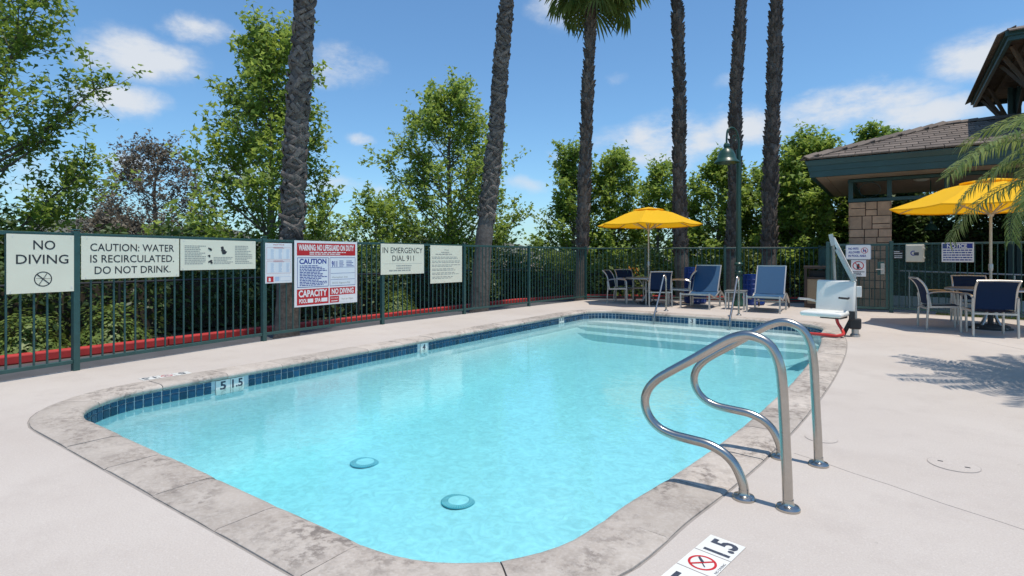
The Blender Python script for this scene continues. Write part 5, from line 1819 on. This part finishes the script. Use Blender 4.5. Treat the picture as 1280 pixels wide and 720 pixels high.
tree(SY, 'sycamore between the lamp post and the last palm', -4.0, 23.0, 4.8, 0.5, 1.6, 0.155, 'leaf_sycamore_light', 109, SYC, 38, 9, 36, .1, 'oval', lobe_r=.5)
tree(SY, 'bright leafy sycamore between the last palm and the pavilion', -2.5, 21.8, 5.4, 0.3, 1.75, 0.15, 'leaf_sycamore_light', 110, SYC, 62, 10, 38, .12, 'oval', lobe_r=.5)
tree('evergreen_tree', 'dark evergreen tree behind the stone pillar', -0.4, 22.6, 4.3, 0.3, 1.7, 0.16, 'leaf_deep', 111, DK, 46, 9, 38, .12, 'round', lobe_r=.5)
tree('evergreen_tree', 'tree top showing above the left end of the pavilion roof', -0.55, 27.8, 6.5, 3.0, 1.25, 0.18, 'leaf_sycamore', 112, DK, 34, 9, 36, .14, 'oval', lobe_r=.5)
tree('brown_tree', 'dry brown leafless-looking tree on the slope at far left', -31.8, 12.9, 7.2, 1.0, 3.0, 0.15, 'leaf_brown', 113, BR, 60, 9, 22, .2, 'oval', lobe_r=.9, z=-0.3)
tree('brown_tree', 'lower dry grey-brown tree left of the taller brown tree', -29.8, 10.3, 3.4, 0.4, 2.2, 0.15, 'leaf_brown', 114, BR, 34, 9, 24, .14, 'oval', lobe_r=.8, z=-0.3)


# dense evergreen undergrowth behind the fences: plain dark core added to block light, under a thick coat of leaves
def hedge_run(name, label, path, half, h, material, seed, leaf=0.10, dens=520, core='twig'):
    g = np.random.default_rng(seed)
    P = np.array(path, float)
    segl = np.linalg.norm(np.diff(P, axis=0), axis=1)
    tot = segl.sum()
    n = int(tot * dens)
    s = g.random(n) * tot
    cum = np.concatenate(([0], np.cumsum(segl)))
    X = np.interp(s, cum, P[:, 0]); Y = np.interp(s, cum, P[:, 1])
    ii = np.clip(np.searchsorted(cum, s, side='right') - 1, 0, len(segl) - 1)
    d = np.diff(P, axis=0)[ii] / segl[ii][:, None]
    nx, ny = -d[:, 1], d[:, 0]
    hh = h * (0.86 + 0.16 * np.sin(s * 1.7 + seed) + 0.10 * np.sin(s * 4.1 + 2 * seed) + 0.06 * np.sin(s * 9.3))
    a = g.random(n) * math.pi
    rad = 1 - 0.45 * g.random(n) ** 2
    bul = 1 + 0.18 * np.sin(s * 3.3 + seed * 2) + 0.12 * np.sin(s * 7.7)
    off = np.cos(a) * half * rad * bul
    zz = np.sin(a) ** 0.75 * hh * rad
    C = np.stack([X + nx * off, Y + ny * off, np.maximum(zz, 0.03) - 0.1], 1) + g.normal(size=(n, 3)) * 0.07
    o = add_obj(name, leaf_mesh(name, C, leaf, material, template=LEAF_S, seed=seed + 3), None, 'stuff')
    tag(o, label)
    core_m = MB()
    for i, (p, q) in enumerate(zip(path[:-1], path[1:])):
        core_m.bar((p[0], p[1], h * 0.26 - 0.1), (q[0], q[1], h * 0.26 - 0.1), half * 0.9, h * 0.52)  # opaque box added inside the leaves to stop light passing
    core_m.build('opaque_core', core, o)
    return o


hedge_run('undergrowth', 'dense dark evergreen shrubs across the lane behind the left fence', [(-11.3, -5), (-11.2, 3), (-11.1, 9), (-10.9, 15.5)], 1.0, 1.65, 'leaf_hedge', 5, leaf=0.115, dens=1900)
hedge_run('undergrowth', 'second taller bank of dark shrubs below the sycamores', [(-13.6, -4), (-13.4, 6), (-13.2, 16.5)], 1.2, 2.0, 'leaf_deep', 9, leaf=0.14, dens=1300)
hedge_run('undergrowth', 'dense dark hedge behind the far fence and palms', [(-10.9, 15.5), (-8.4, 18.4), (-4.6, 20.3), (-0.6, 21.4)], 0.9, 1.6, 'leaf_shrub', 6, leaf=0.12, dens=1500)
hedge_run('undergrowth', 'tall dark hedge behind the pavilion', [(-1.0, 22.3), (2.0, 21.9), (8.0, 21.3)], 0.9, 4.2, 'leaf_deep', 7, leaf=0.15, dens=4200)


def shrub(label, x, y, r, h, seed, material='leaf_shrub', n=1500, leaf=0.07):
    g = np.random.default_rng(seed)
    root = empty('shrub', (x, y, -0.12)); tag(root, label, 'shrub', 'low shrubs between kerb and railing')
    d = g.normal(size=(n, 3)); d /= np.linalg.norm(d, axis=1, keepdims=True)
    d[:, 2] = np.abs(d[:, 2])
    f = 1 - .35 * g.random(n) ** 2
    bump = 1 + .18 * np.sin(d[:, 0] * 7 + seed) * np.cos(d[:, 1] * 6) + .1 * np.sin(d[:, 2] * 9)
    C = d * np.array([r, r * 1.25, h]) * (f * bump)[:, None]
    add_obj('foliage', leaf_mesh('foliage', C, leaf, material, template=LEAF_S, seed=seed), root, 'stuff')
    m = MB()
    for k in range(6):
        a = k * 1.05
        m.tube([(0, 0, 0), (r * .3 * math.cos(a), r * .3 * math.sin(a), h * .5), (r * .7 * math.cos(a), r * .7 * math.sin(a), h * .8)], [.015, .01, .005], 5)
    m.build('stems', 'twig', root)


for i, (x, y, r, h, lab) in enumerate(((-9.62, 2.35, .38, .55, 'bright green rounded shrub behind the first fence post'), (-9.65, 3.35, .40, .60, 'bright green shrub under the recirculated water sign'),
                                     (-9.7, 1.35, .36, .45, 'bright green shrub under the no diving sign'), (-9.75, 9.2, .36, .5, 'green shrub seen under the emergency sign'))):
    shrub(lab, x, y, r, h, 60 + i)

# grass verge outside the right fence
g = np.random.default_rng(77)
n = 7000
u = g.random(n); w_ = g.random(n)
C = np.stack([0.75 + 5.0 * u, 14.86 - 0.19 * (0.75 + 5.0 * u) + 0.08 + 0.55 * w_, np.full(n, -0.05)], 1)
Vg = []
ang = g.random(n) * 6.28; hgt = .05 + .06 * g.random(n); ln = g.normal(size=(n, 2)) * .02
b = np.stack([np.cos(ang), np.sin(ang), np.zeros(n)], 1) * .005
tip = C + np.stack([ln[:, 0], ln[:, 1], hgt], 1)
V = np.stack([C - b, C + b, tip], 1).reshape(-1, 3)
tag(add_obj('grass', mesh_np('grass', V, np.full(n, 3), np.arange(3 * n), 'leaf_grass'), None, 'stuff'), 'strip of short green grass outside the right fence')

# orange flowers behind the far table
fl = empty('flowering_plant', (-6.3, 15.4, -0.1))
tag(fl, 'orange flowering plant behind the far table', 'plant')
g = np.random.default_rng(5)
C = g.normal(size=(240, 3)) * np.array([.28, .18, .25]) + np.array([0, 0, .55]); C = C[C[:, 2] > .05]
add_obj('foliage', leaf_mesh('foliage', C, .14, 'leaf_shrub', template=LEAF_S, seed=4), fl, 'stuff')
C = np.concatenate([g.normal(size=(13, 3)) * .045 + np.array(c) for c in ((-.10, -.15, .98), (.12, -.1, .93))])
add_obj('flower', leaf_mesh('flower', C, .06, 'petal_orange', template=LEAF_S, seed=4), fl, 'stuff')
stm = MB()
for q in range(5): stm.tube([(0, 0, 0), (g.normal() * .1, g.normal() * .1, .5), (g.normal() * .15, -.1, .95)], [.01, .008, .005], 5)
stm.build('stems', 'twig', fl)

# ------------------------------------------------------------------ fan palms
def boot_mesh(sgn, strap):
    if strap:
        # one half of a split leaf base: a flat slanted strap wrapped round the trunk
        m = MB(); vs = []
        n_ = 5
        for k in range(n_):
            t = k / (n_ - 1) * 2 - 1
            u = .125 * t * sgn
            z_ = .105 * t
            y_ = .22 - math.sqrt(max(.0, .22 ** 2 - u * u)) - .020 * (t + 1)
            w = .052 * (1 - .28 * (t + 1) / 2)
            px, pz = -.6 * sgn * w, .8 * w
            vs += [(u - px, y_, z_ - pz), (u + px * .2, y_ - .016, z_ + pz * .2), (u + px, y_ - .004, z_ + pz), (u + px, y_ + .03, z_ + pz), (u - px, y_ + .03, z_ - pz)]
        fs = []
        for k in range(n_ - 1):
            for j in range(5):
                j2 = (j + 1) % 5
                fs.append((k * 5 + j, k * 5 + j2, (k + 1) * 5 + j2, (k + 1) * 5 + j))
        fs += [(0, 1, 2, 3, 4), tuple(reversed(range((n_ - 1) * 5, n_ * 5)))]
        return m.add(vs, fs)
    # one old leaf base: a slanted tapering wedge with a frayed tip standing off the trunk
    vs = [(-.085, 0, -.10), (.085, 0, -.10), (.030 + .07 * sgn, -.052, .13), (-.035 + .07 * sgn, -.052, .13),
          (-.085, .05, -.10), (.085, .05, -.10), (.028 + .07 * sgn, -.012, .12), (-.03 + .07 * sgn, -.012, .12), (.0, -.03, -.08), (0.065 * sgn, -.075, .145)]
    fs = [(0, 1, 8), (1, 2, 9, 8), (0, 8, 9, 3), (2, 3, 9), (4, 7, 6, 5), (0, 3, 7, 4), (1, 5, 6, 2), (3, 2, 6, 7), (0, 4, 5, 1)]
    return MB().add(vs, fs)


BOOT_MB = {(st_, p_): boot_mesh(sg, st_) for st_ in (True, False) for p_, sg in ((0, 1), (1, -1))}
BOOTS = {k: boot_mesh((1, -1)[k[1]], k[0]).mesh('leaf_base', 'palm_boot' if k[0] else 'palm_boot_dark') for k in BOOT_MB}


def fan_frond_mesh():
    V = []; F = []
    pet = 0.75
    # petiole
    m = MB().tube(smooth_path([(0, 0, 0), (0, .3, .10), (0, .6, .12), (0, pet, .08)], 3), [.022, .019, .017, .015, .014, .013, .012, .011, .010, .010], 5)
    ns = 30
    L0 = 0.85
    for k in range(ns):
        a = R(-130 + 260 * k / (ns - 1))
        d = Vector((math.sin(a), math.cos(a), 0))
        s = Vector((math.cos(a), -math.sin(a), 0))
        Lk = L0 * (0.72 + 0.28 * math.cos(a / 2.4))
        fold = 0.02 if k % 2 else -0.02
        c = Vector((0, pet, .08))
        p1 = c + d * Lk * .5 + Vector((0, 0, fold - .03)); p2 = c + d * Lk * .78 + Vector((0, 0, -.16)); p3 = c + d * Lk * (.95 + .06 * (k % 3)) + Vector((0, 0, -.38 - .06 * (k % 2)))
        w1 = Lk * .5 * math.sin(R(260 / (ns - 1)) / 2) * 1.04
        m.add([c, p1 + s * w1, p2 + s * w1 * .75, p3, p2 - s * w1 * .75, p1 - s * w1], [(0, 1, 2, 3, 4, 5)])
    return m.mesh('frond', 'leaf_fan', fix=False)


FROND = fan_frond_mesh()


def fan_palm(label, base, lean, r0, r1, height, crown_n, boot_z0, seed, individual=0, strap=False, group='fan palms around the pool', zbase=-0.12):
    rr = random.Random(seed)
    root = empty('fan_palm', (base[0], base[1], zbase))
    tag(root, label, 'palm tree', group)
    H_ = height - zbase
    ctrl = [(lean[0] * f * H_ + rr.uniform(-.03, .03) * (0 < f < 1), lean[1] * f * H_ + rr.uniform(-.03, .03) * (0 < f < 1), H_ * f) for f in (0, .15, .35, .55, .75, 1)]
    P = smooth_path(ctrl, 8)
    nP = len(P)
    rad = []
    for i, p in enumerate(P):
        f = p.z / H_
        rr_ = r0 * (1 - .1 * f) if p.z < boot_z0 - .1 else (r0 + (r1 - r0) * f) * 0.86
        rr_ *= 1 + .05 * math.sin(p.z * 1.9 + seed) + .03 * math.sin(p.z * 4.3 + 2 * seed)
        if i == 0: rr_ = r0 * 1.12
        rad.append(rr_ + rr.uniform(-.006, .006))
    MB().tube(P, rad, 20).build('trunk', 'palm_bark', root, 60)
    zs = [p.z for p in P]
    def axis(z):
        return (float(np.interp(z, zs, [p.x for p in P])), float(np.interp(z, zs, [p.y for p in P])), float(np.interp(z, zs, rad)))
    field = MB()
    z = boot_z0; row = 0; made = 0
    around = 6 if strap else 8
    while z < H_ - .1:
        ax, ay, ar = axis(z)
        for k in range(around):
            par = row % 2 if strap else (k + row) % 2
            a = 2 * math.pi * (k + .5 * ((row // 2) % 2 if strap else row % 2) + rr.uniform(-.12, .12)) / around
            out = Vector((math.cos(a), math.sin(a), 0))
            tilt_ = rr.uniform(-22, 22) if strap else rr.uniform(-14, 14) + (10 if par else -10)
            Rm = Matrix.Rotation(a + R(90), 4, 'Z') @ Matrix.Rotation(R(rr.uniform(-3, 13)), 4, 'X') @ Matrix.Rotation(R(tilt_), 4, 'Y')
            if rr.random() < .12: continue
            sc = rr.uniform(.55, 1.0) if strap else rr.uniform(.55, 1.05) * (ar / .17) ** .6
            c = Vector((ax, ay, z + rr.uniform(-.045, .045))) + out * (ar + (rr.uniform(.0, .022) if strap else .004))
            M4 = Matrix.Translation(c) @ Rm @ Matrix.Scale(sc, 4)
            if made < individual and out.dot(-FWD) > -0.35:
                inst('leaf_base', BOOTS[(strap, par)], root, M=M4); made += 1
            else:
                b_ = BOOT_MB[(strap, par)]
                field.add([M4 @ Vector(v) for v in b_.v], b_.f)
        z += .078 if strap else .115; row += 1
    tag(field.build('leaf_base_field', 'palm_boot' if strap else 'palm_boot_dark', root), kind='stuff')
    top = Vector(ctrl[-1])
    for k in range(crown_n):
        a = k * 2.399
        el = R(78 - 128 * k / crown_n + rr.uniform(-6, 6))
        M4 = Matrix.Translation(top + Vector((0, 0, .25 - .45 * k / crown_n))) @ Matrix.Rotation(a, 4, 'Z') @ Matrix.Rotation(el, 4, 'X') @ Matrix.Scale(rr.uniform(.9, 1.15), 4)
        inst('frond', FROND, root, M=M4)
    return root


def leanv(dpx, d):          # lean as metres sideways per metre of height
    return (RGT.x * dpx, RGT.y * dpx)


fan_palm('thick palm trunk with woven leaf bases behind the small notice sheet', (-8.22, 5.30), leanv(0.050, 0), .19, .112, 10.6, 30, 1.62, 1, 290, True)
fan_palm('palm leaning right, behind the left fence past the pool rules sign', (-8.20, 10.38), leanv(0.088, 0), .225, .120, 11.2, 30, 2.3, 2, 290, True)
fan_palm('palm at the fence corner with green fronds showing at the top', (-7.62, 14.45), leanv(0.040, 0), .185, .145, 9.35, 34, 1.5, 3, 290)
fan_palm('palm trunk beside the right rim of the far umbrella', (-5.45, 17.15), leanv(-0.018, 0), .215, .145, 11.6, 30, 1.5, 4, 290)
fan_palm('palm trunk directly behind the lamp post', (-4.18, 17.8), leanv(0.033, 0), .195, .145, 11.6, 30, 1.5, 5, 290)
fan_palm('rightmost palm trunk, between the lamp post and the pavilion', (-3.22, 18.5), leanv(0.028, 0), .225, .165, 11.8, 30, 1.5, 6, 290)


# ------------------------------------------------------------------ feather palm just outside the right edge, its fronds reach into view
def feather_frond(Ln, droop, seed, n_leaf=78):
    rr = random.Random(seed)
    P = []
    el = R(46)
    p = Vector((0, 0, 0)); steps = 16
    for k in range(steps + 1):
        P.append(p.copy())
        f = k / steps
        e = el - droop * (f ** 1.15)
        p = p + Vector((0, math.cos(e), math.sin(e))) * Ln / steps
    m = MB().tube(P, [.013 * (1 - .85 * k / steps) for k in range(steps + 1)], 5)
    for k in range(n_leaf):
        f = .10 + .90 * k / (n_leaf - 1)
        i = min(int(f * steps), steps - 1); q = P[i].lerp(P[i + 1], f * steps - i)
        t = (P[i + 1] - P[i]).normalized()
        for sg in (-1, 1):
            Lf = .32 * (1 - .55 * abs(f - .42) ** 1.1) * rr.uniform(.85, 1.1)
            side = Vector((sg, 0, 0))
            d = (side * .85 + t * rr.uniform(.35, .6) + Vector((0, 0, rr.uniform(-.05, .3)))).normalized()
            w = t.cross(d).cross(d).normalized() * .0085
            a1 = q + d * Lf * .35
            d2 = (d + Vector((0, 0, -.45))).normalized(); a2 = a1 + d2 * Lf * .38
            d3 = (d2 + Vector((0, 0, -.7))).normalized(); a3 = a2 + d3 * Lf * .38
            m.add([q, a1 + w, a2 + w * .8, a3, a2 - w * .8, a1 - w], [(0, 1, 5), (1, 2, 4, 5), (2, 3, 4)])
    return m.mesh('frond', 'leaf_feather', fix=False)


fp = empty('feather_palm', (2.05, 7.55, 0))
tag(fp, 'small feather palm at the right edge, its drooping fronds hanging into view', 'palm tree')
MB().tube(smooth_path([(0, 0, 0), (.02, 0, .7), (-.02, .02, 1.4), (0, 0, 2.10)], 5), [.10] * 3 + [.085] * 10 + [.075] * 3, 14).build('trunk', 'palm_bark', fp, 60)
FR = [feather_frond(1.75, R(105), 1), feather_frond(1.95, R(95), 2), feather_frond(1.6, R(130), 3)]
for k in range(40):
    a = k * 2.399 + .4
    tilt = R(18 - 46 * k / 40)
    M4 = Matrix.Translation((0, 0, 2.10 - .10 * k / 40)) @ Matrix.Rotation(a, 4, 'Z') @ Matrix.Rotation(tilt, 4, 'X')
    inst('frond', FR[k % 3], fp, M=M4)

# ------------------------------------------------------------------ far hills
def hills():
    nx, ny = 90, 14
    vs = []; fs = []
    g = np.random.default_rng(3)
    for j in range(ny):
        for i in range(nx):
            az = YAW + R(75 - 150 * i / (nx - 1))
            rad = 150 + 420 * j / (ny - 1)
            x, y = -math.sin(az) * rad, math.cos(az) * rad
            px = 75 - 150 * i / (nx - 1)
            hgt = (10 + 16 * math.exp(-((px - 38) / 16) ** 2) + 6 * math.sin(px * .21 + 1) + 3 * math.sin(px * .53)) * math.sin(math.pi * min(1, j / 6.0) / 2) * (1 if j < 8 else 1 - (j - 7) / 9)
            vs.append((x, y, max(-2.0, hgt * .62 * rad / 300 - 2.0) + g.normal() * .5))
    for j in range(ny - 1):
        for i in range(nx - 1):
            fs.append((j * nx + i, j * nx + i + 1, (j + 1) * nx + i + 1, (j + 1) * nx + i))
    o = MB().add(vs, fs).build('hills', 'hill', None, 60, recenter=False)
    tag(o, 'low brown and green hills far behind the trees', kind='structure')


hills()
